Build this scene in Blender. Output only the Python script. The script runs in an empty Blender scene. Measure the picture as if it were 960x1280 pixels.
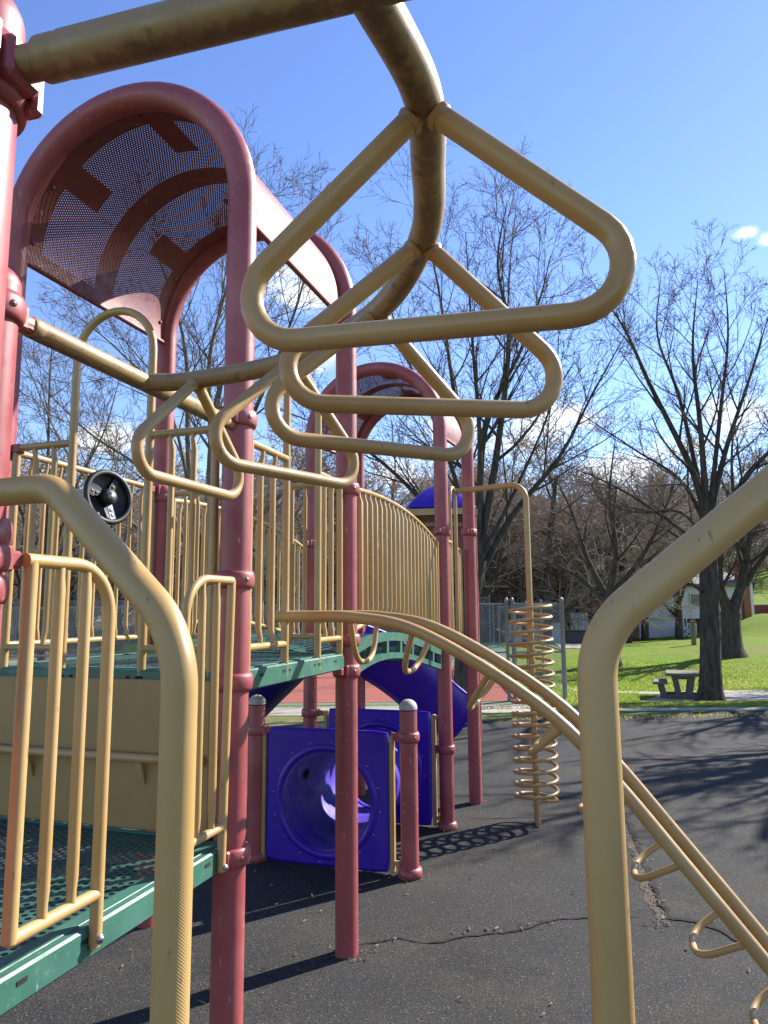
import bpy, math, random
import numpy as np
from mathutils import Vector, Matrix

# ------------------------------------------------------------------ camera, sky, sun, exposure
scene = bpy.context.scene
F_PX, PITCH, ROLL, CAM_H = 892.8, .1375, -.0083, 1.861
_c, _s = math.cos(PITCH), math.sin(PITCH)
FW = np.array([0, _c, _s]); _U = np.array([0, -_s, _c]); _R = np.array([1., 0, 0])
RT = _R*math.cos(ROLL)+_U*math.sin(ROLL); UP = _U*math.cos(ROLL)-_R*math.sin(ROLL)
CAM = np.array([0, 0, CAM_H])
cd = bpy.data.cameras.new('camera'); cam = bpy.data.objects.new('camera', cd)
scene.collection.objects.link(cam); scene.camera = cam
cd.sensor_fit = 'VERTICAL'; cd.angle = 2*math.atan(640/F_PX); cd.clip_start = .02; cd.clip_end = 2000
cam.matrix_world = Matrix(((RT[0], UP[0], -FW[0], 0), (RT[1], UP[1], -FW[1], 0), (RT[2], UP[2], -FW[2], CAM_H), (0, 0, 0, 1)))

SUN_AZ, SUN_EL = math.radians(57), math.radians(35)
world = bpy.data.worlds.new('World'); scene.world = world; world.use_nodes = True
wn = world.node_tree.nodes; wl = world.node_tree.links
bg = wn['Background']; bg.inputs['Strength'].default_value = .115
sky = wn.new('ShaderNodeTexSky'); sky.sky_type = 'NISHITA'; sky.sun_disc = False
sky.sun_elevation = SUN_EL; sky.sun_rotation = SUN_AZ; sky.air_density = 1.0; sky.dust_density = .05; sky.ozone_density = 3.0
SUN_STRENGTH = 5.0
sd = bpy.data.lights.new('sun', 'SUN'); sd.energy = SUN_STRENGTH; sd.angle = math.radians(.55); sd.color = (1, .94, .85)
sun = bpy.data.objects.new('sun', sd); scene.collection.objects.link(sun)
sdir = Vector((math.sin(SUN_AZ)*math.cos(SUN_EL), math.cos(SUN_AZ)*math.cos(SUN_EL), math.sin(SUN_EL)))
sun.rotation_euler = sdir.to_track_quat('Z', 'Y').to_euler(); sun.location = (20, 15, 30)
vs = scene.view_settings; vs.view_transform = 'Standard'; vs.look = 'None'; vs.exposure = 1.30; vs.gamma = 1; vs.use_curve_mapping = False

# ------------------------------------------------------------------ placing helpers (plan drawing -> world points)
def ray(x, y): return FW+RT*((x-480)/F_PX)+UP*((640-y)/F_PX)
def at_z(x, y, z): d = ray(x, y); return CAM+d*((z-CAM_H)/d[2])
def at_y(x, y, Y): d = ray(x, y); return CAM+d*(Y/d[1])
def on_wall(x, y, P, d2):
    n = np.array([d2[1], -d2[0], 0]); d = ray(x, y); P = np.array([P[0], P[1], 0.])
    return CAM+d*(((P-CAM)@n)/(d@n))
def z_on(xy, y):
    xy = np.array(xy); z0, z1 = -3., 8.
    for _ in range(50):
        m = (z0+z1)/2; q = np.array([xy[0], xy[1], m])-CAM
        if 640-F_PX*(q@UP)/(q@FW) > y: z0 = m
        else: z1 = m
    return z0
def V3(xy, z): return np.array([xy[0], xy[1], z])

# clouds in the sky: a few small cumulus, directions given by where they hang
def cloud_setup():
    N = wn.new; L = wl.new
    tc = N('ShaderNodeTexCoord'); dirn = tc.outputs['Generated']
    nz = N('ShaderNodeTexNoise'); nz.inputs['Scale'].default_value = 11; nz.inputs['Detail'].default_value = 12; nz.inputs['Roughness'].default_value = .64; nz.inputs['Distortion'].default_value = .6
    mp = N('ShaderNodeMapping'); mp.inputs['Scale'].default_value = (1, 1, 2.2); L(dirn, mp.inputs['Vector']); L(mp.outputs[0], nz.inputs['Vector'])
    total = None
    spots = [(130, 552, .085, 1), (225, 490, .05, .6), (375, 365, .11, 1), (400, 440, .10, .8), (560, 540, .09, .8), (700, 525, .11, .9), (640, 560, .1, .8), (930, 292, .03, .9), (970, 295, .035, .9), (910, 520, .09, .8),
             (780, 590, .12, .8), (500, 590, .10, .7), (60, 600, .10, .7), (785, 300, .012, .6), (845, 560, .1, .7)]
    for x, y, r, amp in spots:
        d = ray(x, y); d = d/np.linalg.norm(d)
        sub = N('ShaderNodeVectorMath'); sub.operation = 'SUBTRACT'; L(dirn, sub.inputs[0]); sub.inputs[1].default_value = tuple(d)
        sc = N('ShaderNodeVectorMath'); sc.operation = 'MULTIPLY'; L(sub.outputs[0], sc.inputs[0]); sc.inputs[1].default_value = (1, 1, 2.0)
        ln = N('ShaderNodeVectorMath'); ln.operation = 'LENGTH'; L(sc.outputs[0], ln.inputs[0])
        mr = N('ShaderNodeMapRange'); mr.interpolation_type = 'SMOOTHSTEP'; L(ln.outputs['Value'], mr.inputs[0])
        mr.inputs[1].default_value = 0; mr.inputs[2].default_value = r; mr.inputs[3].default_value = amp; mr.inputs[4].default_value = 0
        if total is None: total = mr.outputs[0]
        else:
            m = N('ShaderNodeMath'); m.operation = 'MAXIMUM'; L(total, m.inputs[0]); L(mr.outputs[0], m.inputs[1]); total = m.outputs[0]
    a = N('ShaderNodeMath'); a.operation = 'MULTIPLY'; L(total, a.inputs[0]); a.inputs[1].default_value = .55
    b = N('ShaderNodeMath'); b.operation = 'ADD'; L(a.outputs[0], b.inputs[0]); L(nz.outputs['Fac'], b.inputs[1])
    mr = N('ShaderNodeMapRange'); mr.interpolation_type = 'SMOOTHSTEP'; L(b.outputs[0], mr.inputs[0])
    mr.inputs[1].default_value = .66; mr.inputs[2].default_value = 1.04
    g = N('ShaderNodeMath'); g.operation = 'GREATER_THAN'; L(total, g.inputs[0]); g.inputs[1].default_value = .001
    f = N('ShaderNodeMath'); f.operation = 'MULTIPLY'; L(mr.outputs[0], f.inputs[0]); L(g.outputs[0], f.inputs[1])
    mx = N('ShaderNodeMix'); mx.data_type = 'RGBA'; L(f.outputs[0], mx.inputs['Factor'])
    gam = N('ShaderNodeHueSaturation'); gam.inputs['Hue'].default_value = .514; gam.inputs['Saturation'].default_value = 1.10; gam.inputs['Value'].default_value = 1.0; L(sky.outputs[0], gam.inputs['Color'])
    L(gam.outputs[0], mx.inputs['A']); mx.inputs['B'].default_value = (4.7, 4.85, 5.05, 1)
    L(mx.outputs['Result'], bg.inputs['Color'])
cloud_setup()

# ------------------------------------------------------------------ materials
def newmat(name):
    m = bpy.data.materials.new(name); m.use_nodes = True
    return m, m.node_tree.nodes, m.node_tree.links, m.node_tree.nodes['Principled BSDF']
K_ALB = .86
def rgb(c): return (c[0]*K_ALB, c[1]*K_ALB, c[2]*K_ALB, 1)
def noise_mix(n, l, c1, c2, scale, lo=.35, hi=.65, detail=5, vec=None, rough=.55):
    t = n.new('ShaderNodeTexNoise'); t.inputs['Scale'].default_value = scale; t.inputs['Detail'].default_value = detail; t.inputs['Roughness'].default_value = rough
    if vec is not None: l.new(vec, t.inputs['Vector'])
    r = n.new('ShaderNodeMapRange'); r.inputs[1].default_value = lo; r.inputs[2].default_value = hi; l.new(t.outputs['Fac'], r.inputs[0])
    mx = n.new('ShaderNodeMix'); mx.data_type = 'RGBA'; l.new(r.outputs[0], mx.inputs['Factor'])
    for k, c in (('A', c1), ('B', c2)):
        if isinstance(c, (tuple, list)): mx.inputs[k].default_value = rgb(c)
        else: l.new(c, mx.inputs[k])
    return mx.outputs['Result'], r.outputs[0]
def objvec(n): return n.new('ShaderNodeTexCoord').outputs['Object']
def bump(n, l, p, h, strength, dist=.002):
    b = n.new('ShaderNodeBump'); b.inputs['Strength'].default_value = strength; b.inputs['Distance'].default_value = dist
    l.new(h, b.inputs['Height']); l.new(b.outputs[0], p.inputs['Normal'])
def paint(name, c1, c2, rough=.42, scale=6, dirt=None, dirt_amt=.62, grip=False, chip=None, fade=None, scuff=None):
    m, n, l, p = newmat(name); v = objvec(n)
    col, _ = noise_mix(n, l, c1, c2, scale, .3, .7, 6, v)
    if dirt: col, _ = noise_mix(n, l, col, dirt, 22, dirt_amt, dirt_amt+.12, 10, v, .7)
    if fade: col, _ = noise_mix(n, l, col, fade, 1.7, .48, .80, 8, v, .6)
    if chip: col, _ = noise_mix(n, l, col, chip, 38, .69, .705, 4, v)
    if scuff:
        mp = n.new('ShaderNodeMapping'); mp.inputs['Scale'].default_value = (1, 1, .25); mp.inputs['Rotation'].default_value = (.5, .3, .2); l.new(v, mp.inputs[0])
        col, _ = noise_mix(n, l, col, scuff, 60, .635, .68, 6, mp.outputs[0], .7)
    l.new(col, p.inputs['Base Color'])
    _, f = noise_mix(n, l, (0, 0, 0), (1, 1, 1), 14, .3, .7, 6, v)
    r = n.new('ShaderNodeMapRange'); r.inputs[3].default_value = rough-.1; r.inputs[4].default_value = rough+.14; l.new(f, r.inputs[0]); l.new(r.outputs[0], p.inputs['Roughness'])
    p.inputs['Specular IOR Level'].default_value = .45
    if grip:
        uv = n.new('ShaderNodeTexCoord'); w = n.new('ShaderNodeTexWave'); w.wave_type = 'BANDS'; w.bands_direction = 'DIAGONAL'
        w.inputs['Scale'].default_value = 215; w.inputs['Distortion'].default_value = .35; w.inputs['Detail'].default_value = 1
        l.new(uv.outputs['UV'], w.inputs['Vector']); bump(n, l, p, w.outputs['Fac'], .28, .0006)
    else:
        t = n.new('ShaderNodeTexNoise'); t.inputs['Scale'].default_value = 260; t.inputs['Detail'].default_value = 3; l.new(v, t.inputs['Vector'])
        bump(n, l, p, t.outputs['Fac'], .12, .0012)
    return m
def hex_mask(n, l, a, r, sy=1.732):
    uv = n.new('ShaderNodeTexCoord'); outs = []
    for off in (0., .5):
        mp = n.new('ShaderNodeMapping'); mp.inputs['Scale'].default_value = (1/a, 1/(a*sy), 0); mp.inputs['Location'].default_value = (off, off, 0)
        l.new(uv.outputs['UV'], mp.inputs[0])
        fr = n.new('ShaderNodeVectorMath'); fr.operation = 'FRACTION'; l.new(mp.outputs[0], fr.inputs[0])
        sb = n.new('ShaderNodeVectorMath'); sb.operation = 'SUBTRACT'; l.new(fr.outputs[0], sb.inputs[0]); sb.inputs[1].default_value = (.5, .5, 0)
        ml = n.new('ShaderNodeVectorMath'); ml.operation = 'MULTIPLY'; l.new(sb.outputs[0], ml.inputs[0]); ml.inputs[1].default_value = (1, sy, 0)
        ln = n.new('ShaderNodeVectorMath'); ln.operation = 'LENGTH'; l.new(ml.outputs[0], ln.inputs[0]); outs.append(ln.outputs['Value'])
    mi = n.new('ShaderNodeMath'); mi.operation = 'MINIMUM'; l.new(outs[0], mi.inputs[0]); l.new(outs[1], mi.inputs[1])
    lt = n.new('ShaderNodeMath'); lt.operation = 'LESS_THAN'; l.new(mi.outputs[0], lt.inputs[0]); lt.inputs[1].default_value = r
    return lt.outputs[0]
def perforated(name, c1, c2, a, r, rough=.5, sy=1.732):
    m = paint(name, c1, c2, rough); n, l = m.node_tree.nodes, m.node_tree.links
    out = [k for k in n if k.type == 'OUTPUT_MATERIAL'][0]; p = n['Principled BSDF']
    msk = hex_mask(n, l, a, r, sy); tr = n.new('ShaderNodeBsdfTransparent'); mx = n.new('ShaderNodeMixShader')
    l.new(msk, mx.inputs[0]); l.new(p.outputs[0], mx.inputs[1]); l.new(tr.outputs[0], mx.inputs[2]); l.new(mx.outputs[0], out.inputs[0])
    return m

TAN1, TAN2 = (.45, .282, .096), (.385, .232, .076)
M = {}
M['tan'] = paint('tan_paint', TAN1, TAN2, .36, 5, dirt=(.17, .10, .05), dirt_amt=.64, fade=(.50, .36, .17), scuff=(.24, .16, .09))
M['tan_grip'] = paint('tan_ribbed_paint', (.50, .315, .110), (.44, .27, .09), .42, 4, grip=True, dirt=(.27, .17, .08), dirt_amt=.66, fade=(.54, .38, .18), scuff=(.20, .13, .07))
M['tan_dirty'] = paint('tan_weathered_paint', (.38, .245, .09), (.29, .185, .07), .42, 7, dirt=(.09, .06, .035), dirt_amt=.56)
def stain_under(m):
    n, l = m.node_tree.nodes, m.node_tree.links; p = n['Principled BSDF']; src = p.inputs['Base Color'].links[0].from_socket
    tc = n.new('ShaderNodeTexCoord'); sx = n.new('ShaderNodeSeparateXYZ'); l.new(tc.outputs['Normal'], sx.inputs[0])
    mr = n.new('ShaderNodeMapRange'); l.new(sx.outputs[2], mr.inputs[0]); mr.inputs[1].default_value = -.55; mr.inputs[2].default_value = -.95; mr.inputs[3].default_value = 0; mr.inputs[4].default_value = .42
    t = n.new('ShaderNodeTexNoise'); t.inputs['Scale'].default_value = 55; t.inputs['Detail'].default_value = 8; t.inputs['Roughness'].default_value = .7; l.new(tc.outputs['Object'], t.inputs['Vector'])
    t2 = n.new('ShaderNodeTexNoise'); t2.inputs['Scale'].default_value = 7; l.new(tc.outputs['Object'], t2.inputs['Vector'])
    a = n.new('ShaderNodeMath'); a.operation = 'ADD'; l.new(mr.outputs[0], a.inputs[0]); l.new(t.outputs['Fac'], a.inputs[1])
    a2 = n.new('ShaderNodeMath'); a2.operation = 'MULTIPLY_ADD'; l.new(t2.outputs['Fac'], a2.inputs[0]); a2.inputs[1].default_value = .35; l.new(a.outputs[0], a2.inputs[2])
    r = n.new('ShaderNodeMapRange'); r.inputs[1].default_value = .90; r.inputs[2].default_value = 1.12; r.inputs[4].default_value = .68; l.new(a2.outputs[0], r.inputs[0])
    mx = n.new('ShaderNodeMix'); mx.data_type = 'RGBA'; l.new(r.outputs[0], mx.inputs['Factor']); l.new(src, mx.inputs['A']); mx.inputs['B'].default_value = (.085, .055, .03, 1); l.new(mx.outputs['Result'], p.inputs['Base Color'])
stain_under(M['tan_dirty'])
M['tan_panel'] = paint('tan_plastic', (.38, .24, .082), (.32, .2, .068), .5, 3, dirt=(.17, .115, .05), dirt_amt=.62, scuff=(.2, .13, .07))
M['red'] = paint('faded_red_paint', (.33, .066, .068), (.27, .050, .053), .44, 3, chip=(.20, .03, .035), fade=(.44, .15, .14), scuff=(.50, .30, .27))
M['red_dark'] = paint('maroon_paint', (.26, .055, .06), (.21, .045, .05), .45, 4)
M['roof_solid'] = paint('roof_sheet', (.24, .05, .045), (.19, .04, .037), .5, 8, chip=(.5, .3, .28))
M['roof_holes'] = perforated('roof_sheet_perforated', (.24, .05, .045), (.19, .04, .037), .0150, .170)
M['green'] = paint('green_coating', (.040, .138, .096), (.032, .112, .082), .42, 9, dirt=(.14, .21, .175), dirt_amt=.58, scuff=(.30, .36, .32), fade=(.07, .2, .15))
M['deck'] = perforated('green_deck_mesh', (.036, .115, .085), (.028, .09, .068), .034, .30, .45)
M['purple'] = paint('purple_plastic', (.040, .004, .38), (.034, .004, .33), .38, 3, fade=(.05, .012, .34), scuff=(.10, .07, .34))
M['purple_pale'] = paint('purple_plastic_faded', (.060, .024, .43), (.05, .018, .38), .55, 3)
M['navy'] = paint('navy_plastic', (.018, .010, .13), (.014, .008, .10), .35, 3)
M['steel'] = paint('steel', (.42, .42, .42), (.3, .3, .3), .35, 30); M['steel'].node_tree.nodes['Principled BSDF'].inputs['Metallic'].default_value = .8
M['galv'] = paint('galvanised', (.28, .29, .30), (.2, .21, .22), .5, 20); M['galv'].node_tree.nodes['Principled BSDF'].inputs['Metallic'].default_value = .4
M['worn_cap'] = paint('worn_cap', (.48, .46, .42), (.35, .28, .25), .55, 26)
M['black'] = paint('black_plastic', (.010, .010, .012), (.016, .016, .018), .5, 6)
M['hole'] = paint('shadow_gap', (.02, .01, .01), (.015, .01, .01), .8)
M['concrete'] = paint('concrete', (.40, .36, .30), (.32, .29, .24), .85, 4, dirt=(.2, .18, .15), dirt_amt=.62)
M['table'] = paint('table_aggregate', (.19, .165, .125), (.13, .115, .09), .85, 10)
M['white'] = paint('white_siding', (.72, .74, .77), (.66, .68, .71), .6, 3)
M['shingle'] = paint('roof_shingle', (.20, .19, .18), (.14, .135, .13), .9, 8)
M['maroon_brick'] = paint('maroon_brick', (.19, .045, .04), (.15, .035, .032), .8, 10)
M['brick'] = paint('orange_brick', (.36, .14, .075), (.28, .10, .06), .85, 25)
M['glass'] = paint('window_glass', (.05, .055, .06), (.07, .075, .08), .1, 2)
M['stone'] = paint('dark_stone', (.10, .085, .075), (.065, .055, .05), .9, 8)
M['post_wood'] = paint('weathered_wood', (.26, .19, .12), (.18, .13, .085), .85, 12)

def ground_mat():
    m, n, l, p = newmat('rubber_asphalt'); v = objvec(n)
    base, _ = noise_mix(n, l, (.036, .036, .036), (.058, .057, .055), 1.1, .3, .7, 8, v, .6)
    base, _ = noise_mix(n, l, base, (.078, .068, .050), 1.5, .50, .72, 8, v, .65)
    base, _ = noise_mix(n, l, base, (.016, .016, .016), .7, .52, .70, 9, v, .7)
    base, _ = noise_mix(n, l, base, (.13, .115, .085), 6, .66, .74, 9, v, .75)
    gr, f = noise_mix(n, l, (.012, .0118, .0112), base, 145, .36, .56, 3, v, .6)
    gr, f = noise_mix(n, l, gr, (.17, .16, .14), 95, .60, .72, 2, v)
    gr, f2 = noise_mix(n, l, gr, (.010, .010, .010), 90, .58, .68, 2, v)
    l.new(gr, p.inputs['Base Color']); p.inputs['Roughness'].default_value = .88; p.inputs['Specular IOR Level'].default_value = .22
    t = n.new('ShaderNodeTexNoise'); t.inputs['Scale'].default_value = 150; t.inputs['Detail'].default_value = 4; l.new(v, t.inputs['Vector'])
    bump(n, l, p, t.outputs['Fac'], .7, .006); return m
M['ground'] = ground_mat()
def grass_mat():
    m, n, l, p = newmat('lawn_grass'); v = objvec(n)
    a, _ = noise_mix(n, l, (.135, .235, .014), (.20, .30, .028), 1.3, .3, .7, 8, v, .65)
    a, _ = noise_mix(n, l, a, (.27, .23, .08), .45, .47, .74, 9, v, .7)
    a, _ = noise_mix(n, l, a, (.045, .09, .012), 13, .52, .75, 6, v)
    l.new(a, p.inputs['Base Color']); p.inputs['Roughness'].default_value = .9; p.inputs['Specular IOR Level'].default_value = .1
    t = n.new('ShaderNodeTexNoise'); t.inputs['Scale'].default_value = 9; t.inputs['Detail'].default_value = 10; t.inputs['Roughness'].default_value = .75; l.new(v, t.inputs['Vector'])
    bump(n, l, p, t.outputs['Fac'], .9, .12); return m
M['grass'] = grass_mat()
def two(name, c1, c2, scale, rough=.9, lo=.35, hi=.65):
    m, n, l, p = newmat(name); a, _ = noise_mix(n, l, c1, c2, scale, lo, hi, 9, objvec(n), .65); l.new(a, p.inputs['Base Color']); p.inputs['Roughness'].default_value = rough
    p.inputs['Specular IOR Level'].default_value = .2
    return m
M['dry_grass'] = two('dry_grass', (.26, .215, .10), (.14, .16, .04), 3.5)
M['leaf_floor'] = two('leaf_litter', (.30, .23, .15), (.19, .16, .09), .35)
M['court'] = two('red_court', (.36, .105, .075), (.31, .09, .065), .8)
M['court_green'] = two('green_court', (.16, .25, .17), (.13, .21, .145), .8)
def bark(name, c1, c2):
    m, n, l, p = newmat(name); v = objvec(n)
    mp = n.new('ShaderNodeMapping'); mp.inputs['Scale'].default_value = (1, 1, .22); l.new(v, mp.inputs[0])
    a, f = noise_mix(n, l, c1, c2, 13, .35, .62, 9, mp.outputs[0], .7)
    l.new(a, p.inputs['Base Color']); p.inputs['Roughness'].default_value = .95; p.inputs['Specular IOR Level'].default_value = .1
    bump(n, l, p, f, 1.0, .03); return m
M['bark'] = bark('grey_bark', (.055, .045, .036), (.14, .118, .095))
M['bark_pale'] = bark('mottled_bark', (.10, .082, .06), (.30, .25, .18))
M['twig'] = two('twig_bark', (.10, .078, .060), (.16, .125, .095), 1.2)
M['twig_brown'] = two('twig_brown', (.40, .30, .23), (.26, .2, .155), .5)

M['red'].node_tree.nodes['Principled BSDF'].inputs['Specular IOR Level'].default_value = .5
for k_ in ('tan', 'tan_grip', 'tan_dirty'): M[k_].node_tree.nodes['Principled BSDF'].inputs['Specular IOR Level'].default_value = .5
# ------------------------------------------------------------------ mesh builder
def unit(v):
    v = np.asarray(v, float); return v/max(np.linalg.norm(v), 1e-9)
class MB:
    def __init__(self): self.v = []; self.f = []; self.uv = []; self.sm = []; self.mi = []
    def add(self, vs, fs, uvs=None, smooth=True, mi=0):
        o = len(self.v); self.v += [tuple(map(float, p)) for p in vs]
        for i, f in enumerate(fs):
            self.f.append([k+o for k in f]); self.sm.append(smooth); self.mi.append(mi)
            self.uv.append(uvs[i] if uvs else [(0, 0)]*len(f))
        return self
    def tube(self, pts, r, n=16, closed=False, cap=True, flat=None):
        P = [np.asarray(p, float) for p in pts]; k = len(P)
        R = [r]*k if np.isscalar(r) else list(r)
        T = []
        for i in range(k):
            a = P[(i-1) % k] if (closed or i > 0) else P[i]; b = P[(i+1) % k] if (closed or i < k-1) else P[i]
            T.append(unit(b-a))
        ref = np.array([0, 0, 1.]) if abs(T[0][2]) < .9 else np.array([1., 0, 0])
        nrm = unit(np.cross(T[0], ref)); vs = []; ln = [0]
        for i in range(k):
            if i: ln.append(ln[-1]+np.linalg.norm(P[i]-P[i-1]))
            nrm = unit(nrm-T[i]*(nrm@T[i])); bn = np.cross(T[i], nrm)
            for j in range(n):
                a = 2*math.pi*j/n; vs.append(P[i]+(nrm*math.cos(a)+bn*math.sin(a))*R[i])
        fs = []; uvs = []; m = k if closed else k-1
        for i in range(m):
            i2 = (i+1) % k; l0, l1 = ln[i], (ln[i2] if i2 else ln[i]+np.linalg.norm(P[0]-P[-1]))
            for j in range(n):
                j2 = (j+1) % n; fs.append((i*n+j, i*n+j2, i2*n+j2, i2*n+j))
                c0, c1 = 2*math.pi*max(R)*j/n, 2*math.pi*max(R)*(j+1)/n
                uvs.append([(c0, l0), (c1, l0), (c1, l1), (c0, l1)])
        if closed:  # twist mismatch: find best offset for the last ring
            pass
        self.add(vs, fs, uvs)
        if cap and not closed:
            self.add(vs[:n], [tuple(range(n))[::-1]], None, False); self.add(vs[-n:], [tuple(range(n))], None, False)
        return self
    def lathe(self, prof, origin, axis=(0, 0, 1), n=24):
        ax = unit(axis); ref = np.array([1., 0, 0]) if abs(ax[0]) < .9 else np.array([0, 1., 0])
        a1 = unit(np.cross(ax, ref)); a2 = np.cross(ax, a1); o = np.asarray(origin, float); vs = []; fs = []
        for r, z in prof:
            for j in range(n):
                t = 2*math.pi*j/n; vs.append(o+ax*z+(a1*math.cos(t)+a2*math.sin(t))*max(r, 1e-4))
        for i in range(len(prof)-1):
            for j in range(n):
                j2 = (j+1) % n; fs.append((i*n+j, i*n+j2, (i+1)*n+j2, (i+1)*n+j))
        return self.add(vs, fs)
    def box(self, c, ax, ay, az, sx, sy, sz, bev=.0, mi=0):
        c = np.asarray(c, float); ax, ay, az = unit(ax), unit(ay), unit(az); hx, hy, hz = sx/2, sy/2, sz/2; b = min(bev, hx*.9, hy*.9, hz*.9)
        if b <= 0:
            vs = [c+ax*i*hx+ay*j*hy+az*k*hz for i in (-1, 1) for j in (-1, 1) for k in (-1, 1)]
            fs = [(0, 1, 3, 2), (4, 6, 7, 5), (0, 4, 5, 1), (2, 3, 7, 6), (0, 2, 6, 4), (1, 5, 7, 3)]
            uvs = [[((vs[q]-c)@ax, (vs[q]-c)@ay) for q in f] for f in fs]
            return self.add(vs, fs, uvs, False, mi)
        vs = []; idx = {}
        for i in (-1, 1):
            for j in (-1, 1):
                for k in (-1, 1):
                    for d in range(3):
                        q = [i*hx, j*hy, k*hz]
                        for e in range(3):
                            if e != d: q[e] -= (i, j, k)[e]*b
                        idx[(i, j, k, d)] = len(vs); vs.append(c+ax*q[0]+ay*q[1]+az*q[2])
        fs = []
        for d in range(3):
            for s in (-1, 1):
                o = [e for e in range(3) if e != d]; quad = []
                for a, bb in ((-1, -1), (1, -1), (1, 1), (-1, 1)):
                    kk = [0, 0, 0]; kk[d] = s; kk[o[0]] = a; kk[o[1]] = bb; quad.append(idx[(*kk, d)])
                fs.append(quad)
        for d in range(3):
            o = [e for e in range(3) if e != d]
            for a in (-1, 1):
                for bb in (-1, 1):
                    k1 = [0, 0, 0]; k1[o[0]] = a; k1[o[1]] = bb; k2 = list(k1); k1[d] = -1; k2[d] = 1
                    fs.append([idx[(*k1, o[0])], idx[(*k2, o[0])], idx[(*k2, o[1])], idx[(*k1, o[1])]])
        for i in (-1, 1):
            for j in (-1, 1):
                for k in (-1, 1): fs.append([idx[(i, j, k, 0)], idx[(i, j, k, 1)], idx[(i, j, k, 2)]])
        uvs = [[((vs[q]-c)@ax, (vs[q]-c)@ay) for q in f] for f in fs]
        return self.add(vs, fs, uvs, False, mi)
    def bar(self, a, b, sx, sy, up=(0, 0, 1), bev=.0):
        a, b = np.asarray(a, float), np.asarray(b, float); t = unit(b-a); s = unit(np.cross(t, up)); q = np.cross(s, t)
        return self.box((a+b)/2, t, s, q, np.linalg.norm(b-a), sx, sy, bev)
    def quad(self, p, uv=None, mi=0): return self.add(p, [(0, 1, 2, 3)], [uv] if uv else None, False, mi)
    def build(self, name, mats, parent=None, origin=None):
        me = bpy.data.meshes.new(name); o = np.zeros(3)
        if parent is not None:
            q = parent
            while q is not None: o = o+np.array(q.location); q = q.parent
        elif origin is not None: o = np.asarray(origin, float)
        me.from_pydata([tuple(np.array(p)-o) for p in self.v], [], self.f)
        for m in (mats if isinstance(mats, (list, tuple)) else [mats]): me.materials.append(m)
        uvl = me.uv_layers.new(name='UVMap'); flat = [c for f in self.uv for q in f for c in q]; uvl.data.foreach_set('uv', flat)
        me.polygons.foreach_set('use_smooth', self.sm); me.polygons.foreach_set('material_index', self.mi)
        import bmesh
        bm = bmesh.new(); bm.from_mesh(me); bmesh.ops.recalc_face_normals(bm, faces=bm.faces); bm.to_mesh(me); bm.free()
        ob = bpy.data.objects.new(name, me); scene.collection.objects.link(ob)
        if parent is not None: ob.parent = parent
        elif origin is not None: ob.location = tuple(o)
        return ob
def empty(name, loc, label, cat, group=None):
    o = bpy.data.objects.new(name, None); scene.collection.objects.link(o); o.location = tuple(map(float, loc)); o.empty_display_size = .2
    return tag(o, label, cat, group)
def tag(o, label, cat, group=None):
    o['label'] = label; o['category'] = cat
    if group: o['group'] = group
    return o
def struct(o, kind='structure'): o['kind'] = kind; return o
def fillet(pts, rad, n=7):
    P = [np.asarray(p, float) for p in pts]; out = [P[0]]; rs = [rad]*len(P) if np.isscalar(rad) else rad
    for i in range(1, len(P)-1):
        a, b, c = P[i-1], P[i], P[i+1]; u1, u2 = unit(a-b), unit(c-b); ang = math.acos(max(-1, min(1, u1@u2)))
        if ang > 3.1: out.append(b); continue
        d = min(rs[i]/math.tan(ang/2), np.linalg.norm(a-b)*.49, np.linalg.norm(c-b)*.49); r = d*math.tan(ang/2)
        cen = b+unit(u1+u2)*(r/math.sin(ang/2)); s, e = b+u1*d, b+u2*d; v1, v2 = s-cen, e-cen; om = math.acos(max(-1, min(1, unit(v1)@unit(v2))))
        for k in range(n+1):
            t = k/n; out.append(cen+(v1*math.sin((1-t)*om)+v2*math.sin(t*om))/math.sin(om))
    return out+[P[-1]]
def spline(pts, n=10):
    P = [np.asarray(p, float) for p in pts]; Q = [2*P[0]-P[1]]+P+[2*P[-1]-P[-2]]; out = []
    for i in range(1, len(Q)-2):
        p0, p1, p2, p3 = Q[i-1:i+3]
        for k in range(n):
            t = k/n; out.append(.5*((2*p1)+(-p0+p2)*t+(2*p0-5*p1+4*p2-p3)*t*t+(-p0+3*p1-3*p2+p3)*t**3))
    return out+[P[-1]]

# ------------------------------------------------------------------ plan of the play structure
A = np.array([-.62, 2.971]); u = np.array([.3079, .9514]); w = np.array([-.9514, .3079]); S = 1.287
u3, w3, Z3 = V3(u, 0), V3(w, 0), np.array([0, 0, 1.])
P3 = A+u*S; FL = A+w*S; BL = FL+u*S; LN = A-u*S+np.array([.012, 0]); L2 = FL-u*S
P4 = np.array([.522, 6.438]); P4b = P4+w*S; P5 = np.array([.867, 7.249]); P5b = P5+w*1.2
B1 = np.array([.163, 5.327]); B2 = B1+w*1.22
nr = unit(np.array([.966, -.26])); M1 = np.array([-.02, .79]); N1 = np.array([-.600, .950]); N2 = M1+nr*.6435
PR = .0635; DZ = 1.62; LZ = .975; ZB = 2.64
play = empty('play_structure', V3((P3+FL)/2, 0), 'large tan and faded red play structure with arched roofs, bridge and climbers', 'play structure')

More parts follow.
